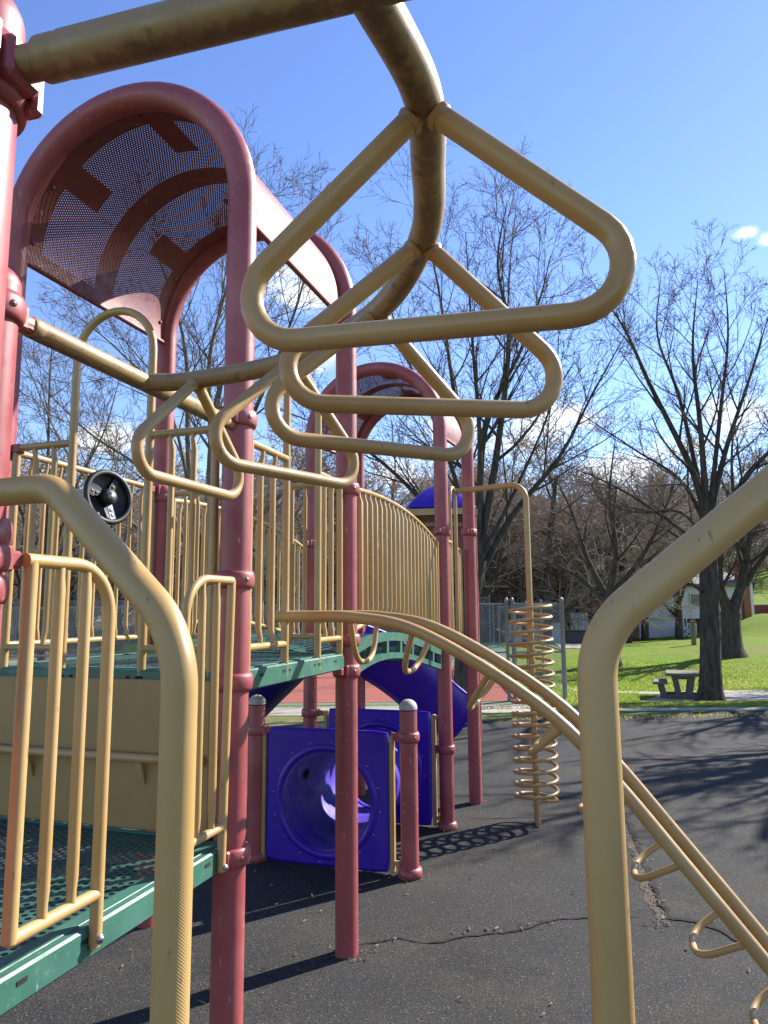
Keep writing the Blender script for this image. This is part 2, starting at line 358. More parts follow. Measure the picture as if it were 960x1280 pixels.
def clamp(xy, z, toward, parent, h=.07, lug=.07, r=PR):
    m = MB(); prof = [(r, -h/2), (r+.010, -h/2), (r+.016, -h*.3), (r+.018, 0), (r+.016, h*.3), (r+.010, h/2), (r, h/2)]
    m.lathe(prof, V3(xy, z), n=28)
    if toward is not None:
        t = unit(V3(toward, 0)); sd_ = np.cross(Z3, t); c = V3(xy, z)
        m.box(c+t*(r+lug*.5), t, sd_, Z3, lug, h*.62, h*.66, .008)
        for sg in (-1, 1): m.box(c+t*(r+.008)+sd_*sg*h*.42, t, sd_, Z3, .03, .022, h*.95, .006)
        dv = unit(-V3(xy, 0)); sd2 = np.cross(Z3, dv)
        for sg in (-1, 1):
            q = unit(dv*.8+sd2*sg*.6); m.lathe([(.0, .004), (.009, .003), (.010, 0)], c+q*(r+.0165), q, 10)
    return m.build('clamp', M['red'], parent)
def dome(r, h0): return [(r, 0), (r, h0)]+[(r*math.cos(a), h0+r*math.sin(a)*.85) for a in np.linspace(0, math.pi/2, 8)]
def post(xy, z1, name='post', mat='red'):
    m = MB(); m.lathe([(PR, 0.), (PR, z1)], V3(xy, 0), n=32); return m.build(name, M[mat], play)
def post_cap(xy, z, parent, mat='red'):
    m = MB(); m.lathe([(PR+.003, -.09 if mat == 'red' else -.012), (PR+.003, 0)]+[((PR+.003)*math.cos(a), (PR+.003)*math.sin(a)*.9) for a in np.linspace(.1, math.pi/2, 8)], V3(xy, z), n=32); return m.build('post_cap', M[mat], parent)

def arch_post(a, b, z_spring, name='arch_post'):
    a, b = np.asarray(a), np.asarray(b); c = (a+b)/2; R = np.linalg.norm(b-a)/2; d = unit(b-a); pts = [V3(a, 0), V3(a, .8), V3(a, 1.6), V3(a, 2.4), V3(a, z_spring-.02)]
    pts += [V3(c-d*R*math.cos(t), z_spring+R*math.sin(t)) for t in np.linspace(0, math.pi, 33)]
    pts += [V3(b, z_spring-.02), V3(b, 2.4), V3(b, 1.6), V3(b, .8), V3(b, 0)]
    m = MB(); m.tube(pts, PR, 32); return m.build(name, M['red'], play)
ZS1, ZS2 = 3.69, 3.53
arch_front = arch_post(A, FL, ZS1); arch_back = arch_post(P3, BL, ZS1)
arch_far1 = arch_post(P4, P4b, ZS2); arch_far2 = arch_post(P5, P5b, ZS2-.02)

def canopy(a, b, a2, b2, zs, low, label=None):
    # sheet bent over the arches from edge to edge; solid ribs and tabs, perforated fields between them
    m = MB(); a, b, a2, b2 = map(np.asarray, (a, b, a2, b2)); R = np.linalg.norm(b-a)/2; n_arc = 48
    tot = R*math.pi+2*(zs-low)
    def pt(sv, v):
        c1 = (a+b)/2*(1-v)+(a2+b2)/2*v; d = unit((b-a)*(1-v)+(b2-a2)*v); Rv = np.linalg.norm((b-a)*(1-v)+(b2-a2)*v)/2-.012; L0 = zs-low; q = sv*tot
        if q < L0: return V3(c1-d*Rv, low+q)
        if q > tot-L0: return V3(c1+d*Rv, low+(tot-q))
        t = (q-L0)/R; return V3(c1-d*Rv*math.cos(t), zs+Rv*math.sin(t))
    sv = np.linspace(0, 1, 73); depth = np.linalg.norm((a2+b2)/2-(a+b)/2); vb = [.03, .13, .32, .44, .56, .68, .87, .97]
    tabs = [(14, 19), (31, 36), (51, 56)]
    nv = len(vb); vs_ = [pt(x, v) for x in sv for v in vb]; fs_, uvs_, mi_ = [], [], []
    for i in range(72):
        for j in range(nv-1):
            solid = j in (0, 3, 6) or i < 3 or i > 68 or (j in (1, 5) and any(x <= i < y for x, y in tabs))
            q0, q1, v0, v1 = sv[i]*tot, sv[i+1]*tot, vb[j]*depth, vb[j+1]*depth
            fs_.append((i*nv+j, (i+1)*nv+j, (i+1)*nv+j+1, i*nv+j+1)); uvs_.append([(q0, v0), (q1, v0), (q1, v1), (q0, v1)]); mi_.append(0 if solid else 1)
    m.add(vs_, fs_, uvs_, True); m.mi = mi_
    ob = m.build('canopy_roof', [M['roof_solid'], M['roof_holes']], play)
    for s_ in (0, 1):
        MB().tube([pt(s_, .03)+Z3*.004, pt(s_, .97)+Z3*.004], .016, 10).build('edge_roll', M['roof_solid'], ob)
    for v in (.08, .92):
        for s_ in np.linspace(.06, .94, 7):
            p0 = pt(s_, v); c0 = V3((a+b)/2*(1-v)+(a2+b2)/2*v, max(min(p0[2], zs), low)); nn = unit(c0-p0)
            MB().lathe([(.012, 0), (.011, .006), (.0, .009)], p0+nn*.001, nn, 8).build('bolt', M['red'], ob)
    return ob
canopy(A, FL, P3, BL, ZS1, 3.63)
canopy(P4, P4b, P5, P5b, ZS2, ZS2-.06)

# posts of the low platform and of the overhead ladder, bollards of the crawl tunnel
pl = post(LN, 2.70); post_cap(LN, 2.70, pl)
pn = post(N1, 2.73); post_cap(N1, 2.73, pn)
pr_ = post(N2, 2.73); post_cap(N2, 2.73, pr_)
pl2 = post(L2, 2.70); post_cap(L2, 2.70, pl2)
pb1 = post(B1, 1.145); post_cap(B1, 1.165, pb1, 'worn_cap')
pb2 = post(B2, 1.145); post_cap(B2, 1.165, pb2, 'worn_cap')
for pb, xy in ((pb1, B1), (pb2, B2)):
    m = MB(); m.lathe([(PR, 0), (PR+.02, .006), (PR+.024, .035), (PR+.02, .065), (PR, .075)], V3(xy, 0), n=28); m.build('base_collar', M['red'], pb)
m = MB(); m.lathe([(PR, 0), (PR+.02, .006), (PR+.022, .03), (PR+.018, .06), (PR, .07)], V3(P4, 0), n=28); m.build('base_collar', M['red'], arch_far1)

# clamps on the posts
for y, t in ((525, -u), (725, w), (852, None), (1068, -u)): clamp(A, z_on(A, y), t, arch_front)
for y, t in ((800, u), (838, -u), (612, u)): clamp(P3, z_on(P3, y), t, arch_back)
clamp(FL, 2.64, -w, arch_front); clamp(FL, 1.60, None, arch_front)
clamp(BL, 2.64, -u, arch_back); clamp(BL, 2.60, u, arch_back, .06); clamp(BL, 1.58, None, arch_back)
for y, t in ((665, -u), (936, w)): clamp(P4, z_on(P4, y), t, arch_far1)
clamp(P4b, .93, -w, arch_far1); clamp(P5, z_on(P5, 666), -u, arch_far2); clamp(P5, 1.45, None, arch_far2); clamp(P4b, 2.5, -u, arch_far1)
clamp(B1, z_on(B1, 921), w, pb1); clamp(B2, z_on(B1, 921), -w, pb2)
for z, t in ((ZB, u), (2.06, None), (2.0, u), (1.92, None), (1.0, None)): clamp(LN, z, t, pl)
clamp(N2, ZB, -nr, pr_, .09); clamp(N1, ZB, nr, pn, .10, .035)

# ------------------------------------------------------------------ overhead ladder
LR = .0305
def crossbar(a, b):
    a, b = V3(a, ZB), V3(b, ZB); t = unit(b-a); s0, s1 = a+t*(PR+.06), b-t*(PR+.06); m = MB()
    m.tube([a+t*(PR+.005), s0+t*.02], LR*.8, 18); m.tube([b-t*(PR+.005), s1-t*.02], LR*.8, 18)
    k1, k2 = s0+t*.035, s1-t*.035
    m.tube([s0, s0+t*.004, k1-t*.004, k1, k1+t*.006, k2-t*.006, k2, k2+t*.004, s1-t*.004, s1], [LR*.93, LR, LR, LR*.95, LR*1.02, LR*1.02, LR*.95, LR, LR, LR*.93], 26)
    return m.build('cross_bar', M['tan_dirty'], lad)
sp_px = [(525, 110), (535, 200), (528, 300), (470, 390), (365, 450), (245, 475)]
sp = [V3(M1-unit(np.array([.26, .966]))*.0, ZB)]+[at_z(x, y, ZB) for x, y in sp_px]+[V3((LN+A)/2, ZB)]
spn = spline(sp, 10)
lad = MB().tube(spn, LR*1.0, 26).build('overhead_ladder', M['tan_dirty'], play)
crossbar(N1, N2); crossbar(LN, A)
def loop(px):
    a = at_z(*px, ZB); i = int(np.argmin([np.linalg.norm(p-a) for p in spn])); t = unit(spn[min(i+2, len(spn)-1)]-spn[max(i-2, 0)]); a = spn[i]
    nd = np.array([t[1], -t[0], 0]); r = .0185
    pts = fillet([a-nd*.012-Z3*.015, a-nd*.400-Z3*.365, a+nd*.400-Z3*.365, a+nd*.012-Z3*.015], .075, 9)
    m = MB(); m.tube(pts, r, 20)
    for k in (-1, 1): m.lathe([(.0225, 0), (.0215, .006), (.0188, .010)], a+nd*k*.021-Z3*.023, nd*k*.68-Z3*.73, 16)
    return m.build('trapeze_loop', M['tan'], lad)
for px in ((520, 133), (537, 297), (475, 388), (360, 452), (247, 475)): loop(px)

# handrails beside the ladder end
HR = .0172
V1p = np.array([-.197, .70]); V2p = np.array([.187, .645])
def handrail(V, N, bend, top_z, drop_px, clampz):
    dirv = unit(N-V); bx = on_wall(*bend, V, dirv); m = MB(); e = V3(N-dirv*PR*.8, top_z)
    return bx, dirv
b1 = on_wall(221, 794, V1p, N1-V1p); t1 = on_wall(68, 609, V1p, N1-V1p); c1 = on_wall(18, 609, V1p, N1-V1p)
pts = fillet([V3(N1-unit(N1-V1p)*PR*.7, c1[2]), t1, V3(V1p, b1[2]), V3(V1p, 0)], [0, .09, .11, 0], 14)
MB().tube(pts, HR, 26).build('handrail', M['tan_grip'], play)
clamp(N1, c1[2], V1p-N1, pn, .07, .045)
b2 = on_wall(752, 792, V2p, N2-V2p); t2 = on_wall(960, 612, V2p, N2-V2p)
dv = unit(N2-V2p); s_t = (t2[:2]-V2p)@dv
e2z = t2[2]+(t2[2]-b2[2])/s_t*.07
pts = fillet([V3(N2-dv*PR*.7, e2z), V3(V2p+dv*(s_t+.07), e2z), V3(V2p, b2[2]), V3(V2p, 0)], [0, .06, .085, 0], 14)
MB().tube(pts, HR, 26).build('handrail', M['tan_grip'], play); clamp(N2, e2z, V2p-N2, pr_, .07, .045)

# ------------------------------------------------------------------ decks
def deck(o, da, db, la, lb, z, name='deck'):
    o3, a3, b3 = V3(o, 0), V3(da, 0), V3(db, 0); m = MB()
    p = [o3+a3*.03+b3*.03, o3+a3*(la-.03)+b3*.03, o3+a3*(la-.03)+b3*(lb-.03), o3+a3*.03+b3*(lb-.03)]
    m.quad([q+Z3*z for q in p], [(0, 0), (la, 0), (la, lb), (0, lb)]); ob = m.build(name, M['deck'], play)
    for k, (x0, y0, x1, y1) in enumerate(((0, 0, la, 0), (la, 0, la, lb), (la, lb, 0, lb), (0, lb, 0, 0))):
        q0, q1 = o3+a3*x0+b3*y0, o3+a3*x1+b3*y1; t = unit(q1-q0); cut = PR+.012; c = (q0+q1)/2
        inward = unit((o3+a3*la/2+b3*lb/2)-c); bm_ = MB(); L = np.linalg.norm(q1-q0)-2*cut
        bm_.box(c+Z3*(z-.042), t, inward, Z3, L, .036, .088, .007)
        bm_.box(c+inward*.035+Z3*(z+.004), t, inward, Z3, L, .05, .006, .002)
        out = c-inward*.018
        for s_ in (-.38, -.18, -.13, .13, .18, .38):
            bm_.box(out+t*s_*L+Z3*(z-.03), t, inward, Z3, .034 if abs(s_) > .15 else .016, .004, .012, 0, 1)
        bm_.build('deck_beam', [M['green'], M['hole']], ob)
    return ob
deck(A, u, w, S, S, DZ); deck(LN, u, w, S, S, LZ)
d2 = deck(P4, u, w, .88, 1.24, 1.50)

# riser between low and high platform with a foot bar
m = MB(); cR = (V3(A, 0)+V3(FL, 0))/2; m.box(cR-u3*.036+Z3*((LZ+.012+DZ-.035)/2), w3, u3, Z3, S-2*PR-.02, .022, DZ-.047-LZ, .006)
ris = m.build('riser_panel', M['tan_panel'], play)
zf = on_wall(100, 937, A, w)[2]; m = MB(); fb = V3(A, zf)-u3*.085
m.tube([fb+w3*(PR+.02), fb+w3*(S-PR-.02)], .018, 16); m.build('foot_bar', M['tan'], ris)
for s_ in (.38, .95):
    m = MB(); m.bar(fb+w3*s_-Z3*.01, V3(A+w*s_, zf-.11)-u3*.05, .03, .008); m.build('bracket', M['tan'], ris)

# ------------------------------------------------------------------ rails
def rail_part(name='guard_rail'): pass
UR, BR = .0185, .0115
def baluster(a, b, parent, side=None, r=BR):
    a, b = np.asarray(a, float), np.asarray(b, float); t = unit(b-a); L = np.linalg.norm(b-a); m = MB(); sd_ = np.zeros(3) if side is None else np.asarray(side, float)*.010
    e = min(.075, L*.2)
    m.tube([a, a+t*e*.5, a+t*e+sd_, b-t*e+sd_, b-t*e*.5, b], [r*.86, r*.84, r*1.05, r*1.05, r*.84, r*.86], 12); return m.build('baluster', M['tan_grip'] if r > .0116 else M['tan'], parent)
def foot(m, p, nrm):
    m.lathe([(.0, .012), (.009, .011), (.010, 0)], np.asarray(p)+np.asarray(nrm)*UR, nrm, 10)
def side_off(d, s): return np.array([d[1], -d[0], 0])*s

# gates in the low platform's open side
out = V3(unit(np.array([u[1], -u[0]])), 0)        # outward from the right-hand side of the structure
def g(s, z, o=.03): return V3(LN+u*s, z)+out*o
gm = MB(); gm.tube(fillet([g(.15, 1.06), g(.15, 2.0)], 0), .0185, 18)
gm.tube(fillet([g(.13, 2.0), g(.465, 2.0), g(.465, .93)], .15, 10), .0185, 18)
gm.tube([g(.15, 1.065), g(.465, 1.065)], .0175, 18); gm.box(g(.465, .955, .03), u3, out, Z3, .034, .014, .08, .004)
gate = gm.build('entry_rail', M['tan_grip'], play)
m = MB(); m.lathe([(.0, .010), (.006, .010), (.007, .007), (.012, .006), (.013, 0)], g(.465, .945, .0465), out, 12); m.build('bolt', M['steel'], gate)
for s_ in (.255, .36): baluster(g(s_, 1.07), g(s_, 2.0), gate, None, .0155)
gm = MB(); gm.tube(fillet([g(.87, .93), g(.87, 1.985), g(1.185, 1.985)], .14, 10), .0165, 18); gm.tube([g(1.15, .90), g(1.185, 1.985)], .0165, 18)
gm.tube([g(.87, 1.06), g(1.155, 1.06)], .0165, 18)
gate2 = gm.build('entry_rail', M['tan_grip'], play)
m = MB(); m.lathe([(.0, .010), (.006, .010), (.007, .007), (.011, .006), (.012, 0)], g(1.152, .915, .046), out, 12); m.build('bolt', M['steel'], gate2)
for s_ in (.975, 1.075): baluster(g(s_, 1.06), g(s_, 1.98), gate2, None, .0145)

# hoop barriers: two half panels with an arched opening between
def hoop_barrier(O, d, nrm, s0, s1, s2, s3, z0, ztop, zhoop, nb=2):
    h = lambda s, z: V3(O+d*s, z)+nrm*.0
    m = MB(); R = (s2-s1)/2; c = (s1+s2)/2
    arc = [h(c-R*math.cos(t), zhoop-R+R*math.sin(t)) for t in np.linspace(0, math.pi, 17)]
    m.tube([h(s1, z0-.06)]+[h(s1, zhoop-R-.1)]+arc+[h(s2, zhoop-R-.1), h(s2, z0-.06)], UR, 16)
    for q0, q1 in ((s0, s1), (s2, s3)):
        m.tube([h(q0, ztop), h(q1, ztop)], UR*.95, 14); m.tube([h(q0, z0+.09), h(q1, z0+.09)], UR*.9, 14)
        e = q0 if q0 == s0 else q1; m.tube([h(e, z0-.02), h(e, ztop)], UR, 14)
    ob = m.build('hoop_rail', M['tan'], play)
    for q0, q1 in ((s0, s1), (s2, s3)):
        for k in range(nb):
            s_ = q0+(q1-q0)*(k+1)/(nb+1); baluster(h(s_, z0+.09), h(s_, ztop), ob, -nrm, .0135)
    return ob
u_3 = -u3
hoop_barrier(FL, -w, -u3, .10, .425, .845, 1.18, DZ, 2.645, 3.255)
hoop_barrier(A, u, out, .105, .475, .865, 1.18, DZ, 2.60, 3.10)

def guard(O, d, nrm, s0, s1, nbar, zlow, ztop, feet=(), r=BR, both=True, gap=0):
    h = lambda s, z: V3(O+d*s, z)
    ss = np.linspace(s0, s1, 15); zt = (lambda s: ztop) if np.isscalar(ztop) else ztop; zl = (lambda s: zlow) if np.isscalar(zlow) else zlow
    m = MB(); m.tube([h(s, zt(s)) for s in ss], UR*.92, 14); m.tube([h(s, zl(s)) for s in ss], UR*.88, 14)
    if both:
        for s in (s0, s1): m.tube([h(s, zl(s)-.05), h(s, zt(s))], UR*.9, 14)
    ob = m.build('guard_rail', M['tan'], play)
    for k in range(nbar):
        s = s0+(s1-s0)*(k+1)/(nbar+1); baluster(h(s, zl(s)), h(s, zt(s)), ob, nrm, r)
    return ob
wheel_panel = guard(FL, u, w3, .10, 1.19, 10, 1.715, 2.65)
guard(BL, -w, u3, .09, .36, 2, 1.715, 2.62); guard(BL, -w, u3, .93, 1.19, 2, 1.715, 2.62)

# steering wheel on the back panel
sw_c = V3(FL+u*.70, 2.515)-w3*.065; nw = -w3; tr = u3
def ringpts(c, a, b, r, n=40): return [c+a*r*math.cos(t)+b*r*math.sin(t) for t in np.linspace(0, 2*math.pi, n, endpoint=False)]
tilt = unit(nw+Z3*.12-u3*.25); ta = unit(np.cross(Z3, tilt)); tb = np.cross(tilt, ta)
m = MB(); m.tube(ringpts(sw_c, ta, tb, .145), .0165, 14, closed=True)
m.lathe([(.148, -.012), (.11, -.03), (.04, -.035), (.001, -.035)], sw_c, tilt, 32)
wh = m.build('steering_wheel', M['black'], play)
m = MB(); m.lathe([(.045, -.03), (.047, .0), (.042, .022), (.026, .026)], sw_c, tilt, 24); m.build('wheel_boss', M['black'], wh)
m = MB(); m.lathe([(.024, .024), (.022, .034), (.0, .036)], sw_c, tilt, 20); m.tube([sw_c-tilt*.03, sw_c-nw*.10], .012, 10); m.build('hub_bolt', M['steel'], wh)
for ang in (-75, 60, 165):
    a_ = math.radians(ang); q = ta*math.cos(a_)+tb*math.sin(a_); m = MB(); m.bar(sw_c+q*.03-tilt*.012, sw_c+q*.142-tilt*.008, .034, .006, tilt)
    for rr in (.075, .105): m.lathe([(.010, 0), (.008, .002), (.0, .002)], sw_c+q*rr-tilt*.006, tilt, 10)
    m.build('wheel_spoke', M['steel' if ang == -75 else 'black'], wh)

# ------------------------------------------------------------------ arched bridge
BLN = np.linalg.norm(P4-P3)
ks, kz = [-.05, 0, .19, .5, .87, 1.37, 2.09, 2.36, 2.5], [1.61, 1.625, 1.665, 1.70, 1.70, 1.657, 1.545, 1.505, 1.49]
cz = np.polyfit(ks, kz, 4); zb = lambda s: float(np.polyval(cz, s))
ct = np.polyfit([.1, .226, .776, 1.32, 1.955, 2.25], [2.60, 2.609, 2.630, 2.603, 2.517, 2.45], 3); zt = lambda s: float(np.polyval(ct, s))
m = MB(); ss = np.linspace(.04, BLN-.04, 19)
for a, b in zip(ss[:-1], ss[1:]):
    m.add([V3(P3+u*a+w*.05, zb(a)), V3(P3+u*b+w*.05, zb(b)), V3(P3+u*b+w*(S-.05), zb(b)), V3(P3+u*a+w*(S-.05), zb(a))], [(0, 1, 2, 3)], [[(a, 0), (b, 0), (b, S), (a, S)]], True)
br = m.build('bridge_deck', M['deck'], play)
for off in (0, S):
    m = MB(); s0, s1 = PR+.02, BLN-PR-.02; n = 28; base = P3+w*off
    P = lambda s, dz: V3(base+u*s, zb(s)+dz)
    ss = np.linspace(s0, s1, n+1)
    for i, (a, b) in enumerate(zip(ss[:-1], ss[1:])):
        for top, bot in ((.012, -.045), (-.125, -.165)):
            m.bar((P(a, (top+bot)/2)), (P(b, (top+bot)/2)), .038, top-bot)
        if i % 4 == 0: m.bar(P(a, -.085), P(a+.045, -.085), .036, .085)
    m.bar(P(s1-.03, -.085), P(s1, -.085), .036, .085)
    m.build('bridge_beam', M['green'], br)
guard(P3, u, out, .12, 2.24, 20, lambda s: zb(s)+.10, zt, r=.013)
guard(P4b-u*0-(P4b-BL)*1.0, u, -out, .12, 2.24, 20, lambda s: zb(s)+.10, zt, r=.013)
# far platform rails and hoop
guard(P4, u, out, .10, .36, 3, 1.60, 2.50); guard(P4, u, out, .60, .80, 4, 1.60, 2.46)
h2 = MB(); R = .12
arc = [V3(P4+u*(.48-R*math.cos(t)), 2.93+R*math.sin(t)) for t in np.linspace(0, math.pi, 13)]
h2.tube([V3(P4+u*.36, 1.45)]+arc+[V3(P4+u*.60, 1.45)], UR*.95, 14); h2.build('hoop_rail', M['tan'], play)

# ------------------------------------------------------------------ arch climber
H1 = V3(A+u*.472, 0); H2 = V3(A+u*.872, 0); dcl = V3(-w, 0)
prof = [(-.04, 1.838), (.15, 1.838), (.35, 1.832), (.61, 1.785), (.92, 1.63), (1.24, 1.41), (1.47, 1.165), (1.70, .885), (1.955, .572), (2.2, .265), (2.41, 0.)]
cp = spline([(a, 0, z) for a, z in prof], 8); cps = [(p[0], p[2]) for p in cp]
for H in (H1, H2): MB().tube([H+dcl*s_+Z3*z for s_, z in cps], .0272, 20).build('climber_rail', M['tan'], play)
def zc(s_): return float(np.interp(s_, [q[0] for q in cps], [q[1] for q in cps]))
def rung(sm, L=.185):
    z = zc(sm); ds = .02; t = unit(np.array([2*ds, zc(sm+ds)-zc(sm-ds)])); nn = np.array([t[1], -t[0]]); nn = nn if nn[1] < 0 else -nn
    dn = unit(nn+np.array([-.16, .12])*abs(t[1])+np.array([.12, 0])*(1-abs(t[1])))
    a = H1+dcl*sm+Z3*z; b = H2+dcl*sm+Z3*z; q = dcl*dn[0]*L+Z3*dn[1]*L
    m = MB(); m.tube(fillet([a, a+q*1.15+(b-a)*.20, b+q*1.15-(b-a)*.20, b], .13, 9), .0135, 14); return m.build('climber_rung', M['tan'], play)
for sm in (.33, .63, .97, 1.27, 1.49, 1.695, 1.905, 2.11, 2.30): rung(sm)

# ------------------------------------------------------------------ spiral climber
sp0 = at_z(672, 1030, 0); pts = fillet([V3(sp0, 0), V3(sp0, 3.03), V3(P4+u*.60, 3.03)], .16, 9)
spi = MB().tube(pts, .027, 18).build('spiral_pole', M['tan'], play)
m = MB(); cr = .186; turns = 17; n = turns*26; z0, z1 = .19, 1.90
m.tube([V3(sp0, z0+(z1-z0)*i/n)+np.array([cr*math.cos(2*math.pi*i/26), cr*math.sin(2*math.pi*i/26), 0]) for i in range(n+1)], .0155, 12); m.build('spiral_coil', M['tan'], spi)
for zz in (z0, z1): MB().tube([V3(sp0, zz), V3(sp0, zz)+np.array([cr, 0, 0])], .012, 10).build('coil_arm', M['tan'], spi)

# ------------------------------------------------------------------ crawl tunnel
tun = play
def tun_panel(O, s0, s1, z0, z1, hole_z, hr):
    m = MB(); n = 64; cs = (s0+s1)/2; hw, hz = (s1-s0)/2, (z1-z0)/2; cz_ = (z0+z1)/2; th = .05
    def rr(a):
        c, s_ = math.cos(a), math.sin(a); k = (abs(c/hw)**36+abs((s_)/hz)**36)**(-1/36); return c*k, s_*k
    rows = []
    for side in (1, -1):
        for kind in range(3):
            ring = []
            for i in range(n):
                a = 2*math.pi*i/n
                if kind == 0: x, z = rr(a); y = th/2*.55
                elif kind == 1: x, z = rr(a); x *= 1-.018/hw; z *= 1-.018/hz; y = th/2
                else: x, z = hr*math.cos(a), hole_z-cz_+hr*math.sin(a); y = th/2
                ring.append(V3(O+w*(cs+x), cz_+z)-u3*y*side)
            rows.append(ring)
    vs = [p for r_ in rows for p in r_]; fs = []
    def strip(a, b):
        for i in range(n): j = (i+1) % n; fs.append((a*n+i, a*n+j, b*n+j, b*n+i))
    strip(0, 1); strip(1, 2); strip(2, 5); strip(5, 4); strip(4, 3); strip(3, 0)
    m.add(vs, fs, None, False); ob = m.build('tunnel_panel', M['purple'], tun)
    for k, f_ in enumerate(ob.data.polygons): f_.use_smooth = False
    m = MB(); c = V3(O+w*cs, hole_z)-u3*(th/2)
    m.lathe([(hr, .03), (hr+.006, -.0), (hr+.010, -.008), (hr+.03, -.011), (hr+.052, -.008), (hr+.058, 0)], c, u3, 56)
    lip = m.build('tunnel_lip', M['purple'], ob)
    for k in range(16):
        a = 2*math.pi*k/16+.1; p = c+w3*math.cos(a)*(hr+.075)+Z3*math.sin(a)*(hr+.075); MB().lathe([(.007, 0), (.006, -.004), (.0, -.005)], p, u3, 8).build('rivet', M['steel'], ob)
    for s_ in (s0-.025, s1+.025):
        m = MB(); m.box(V3(O+w*s_, (z0+z1)/2-.01), w3, u3, Z3, .032, .05, z1-z0-.03, .006)
        q = -1 if s_ < cs else 1
        for zz in (z1-.05, z0+.07): m.box(V3(O+w*(s_+q*.028), zz), w3, u3, Z3, .05, .03, .03, .005)
        m.build('panel_frame', M['tan'], ob)
    return ob
tun_panel(B1, .15, 1.12, .02, .99, .475, .35); tun_panel(P4, .13, 1.10, .02, .98, .475, .35)
m = MB(); tl = np.linalg.norm(P4-B1); cA = V3(B1+w*.635, .475); n = 48; rows = 14
vs_, fs_ = [], []
for i in range(rows+1):
    r_ = .35+.012*math.sin(i/rows*math.pi*5)**2
    for j in range(n):
        t = 2*math.pi*j/n; vs_.append(cA+u3*(.02+(tl-.04)*i/rows)+w3*math.cos(t)*r_+Z3*math.sin(t)*r_)
for i in range(rows):
    for j in range(n): fs_.append((i*n+j, i*n+(j+1) % n, (i+1)*n+(j+1) % n, (i+1)*n+j))
m.add(vs_, fs_); tub = m.build('tunnel_tube', M['purple_pale'], tun)
for i, (a, yy, r_) in enumerate(((14, .40, .042),)):
    t = math.radians(a); q = w3*math.cos(t)+Z3*math.sin(t); m = MB(); m.lathe([(r_, -.004), (r_*.8, -.012), (.0, -.013)], cA+u3*yy+q*.352, q, 16); m.build('peep_hole', M['hole'], tub)

# ------------------------------------------------------------------ slides
def chute(path, width, wall, th, name, mat):
    m = MB(); prof = []; n = 14
    for k in range(n+1):
        t = -1+2*k/n; prof.append((t*width/2, wall*abs(t)**3.2))
    inner = [(x*(1-th/width*1.6), z+th) for x, z in prof]; ring = prof+inner[::-1]; P = [np.asarray(p, float) for p in path]; vs_, fs_ = [], []; R_ = len(ring)
    for i, p in enumerate(P):
        t = unit(P[min(i+1, len(P)-1)]-P[max(i-1, 0)]); s_ = unit(np.cross(t, Z3)); q = np.cross(s_, t)
        for x, z in ring: vs_.append(p+s_*x+q*z)
    for i in range(len(P)-1):
        for j in range(R_): fs_.append((i*R_+j, i*R_+(j+1) % R_, (i+1)*R_+(j+1) % R_, (i+1)*R_+j))
    for i in (0, len(P)-1): fs_.append(tuple(range(i*R_, i*R_+R_)))
    m.add(vs_, fs_); ob = m.build(name, M[mat], play)
    e = MB()
    for sg in (-1, 1):
        pts_ = []
        for i, p in enumerate(P):
            t = unit(P[min(i+1, len(P)-1)]-P[max(i-1, 0)]); s_ = unit(np.cross(t, Z3)); q = np.cross(s_, t); pts_.append(p+s_*sg*(width/2-th*.6)+q*(wall+th*.4))
        e.tube(pts_, .022, 10)
    e.build('slide_rim', M[mat], ob); return ob
sl = [at_y(425, 838, 7.5), at_y(455, 849, 7.65), at_y(490, 872, 7.8), at_y(522, 899, 7.95), at_y(545, 916, 8.05), at_y(559, 924, 8.1)]
chute(spline(sl, 6), .62, .46, .03, 'slide', 'purple')
sl = [at_y(420, 800, 7.6), at_y(388, 838, 7.7), at_y(350, 876, 7.8), at_y(310, 912, 7.9), at_y(262, 925, 8.0)]
chute(spline(sl, 6), .62, .30, .03, 'slide', 'navy')
hd = at_y(546, 790, 8.3); m = MB(); m.box((hd[0], 8.5, 1.72), (1, 0, 0), (0, 1, 0), Z3, .2, .5, .95, .05); hb = m.build('slide_hood', M['navy'], play)
m = MB(); m.box((hd[0], 8.5, 2.22), (1, 0, 0), (0, 1, 0), Z3, .24, .54, .05, .02); m.build('hood_cap', M['purple'], hb)

# ------------------------------------------------------------------ second tower
tw = empty('play_tower', V3((1.0, 11.4), 0), 'smaller play tower with a purple peaked roof standing behind the red arch posts', 'play tower')
tc_ = at_y(549, 640, 11.4); cx, cy = tc_[0], 11.4; hw = .57; ze = z_on((cx, cy), 640)
m = MB(); vs_ = []; nseg = 32
prof2 = [(1.0, 0), (.93, .10), (.74, .34), (.50, .58), (.28, .74), (.12, .82), (0.01, .85)]
for r_, z in prof2:
    for j in range(nseg):
        t = 2*math.pi*j/nseg; k = (abs(math.cos(t))**6+abs(math.sin(t))**6)**(-1/6); fl = 1+.05*math.cos(4*2*t)*r_
        vs_.append((cx+hw*r_*k*math.cos(t)*fl, cy+hw*r_*k*math.sin(t)*fl, ze+z*.52))
fs_ = [(i*nseg+j, i*nseg+(j+1) % nseg, (i+1)*nseg+(j+1) % nseg, (i+1)*nseg+j) for i in range(len(prof2)-1) for j in range(nseg)]
m.add(vs_, fs_); m.build('tower_roof', M['purple'], tw)
m = MB()
for a, b in (((-1, -1), (1, -1)), ((1, -1), (1, 1)), ((1, 1), (-1, 1)), ((-1, 1), (-1, -1))): m.bar((cx+a[0]*hw*.92, cy+a[1]*hw*.92, ze-.075), (cx+b[0]*hw*.92, cy+b[1]*hw*.92, ze-.055), .05, .10)
m.build('roof_beam', M['tan'], tw)
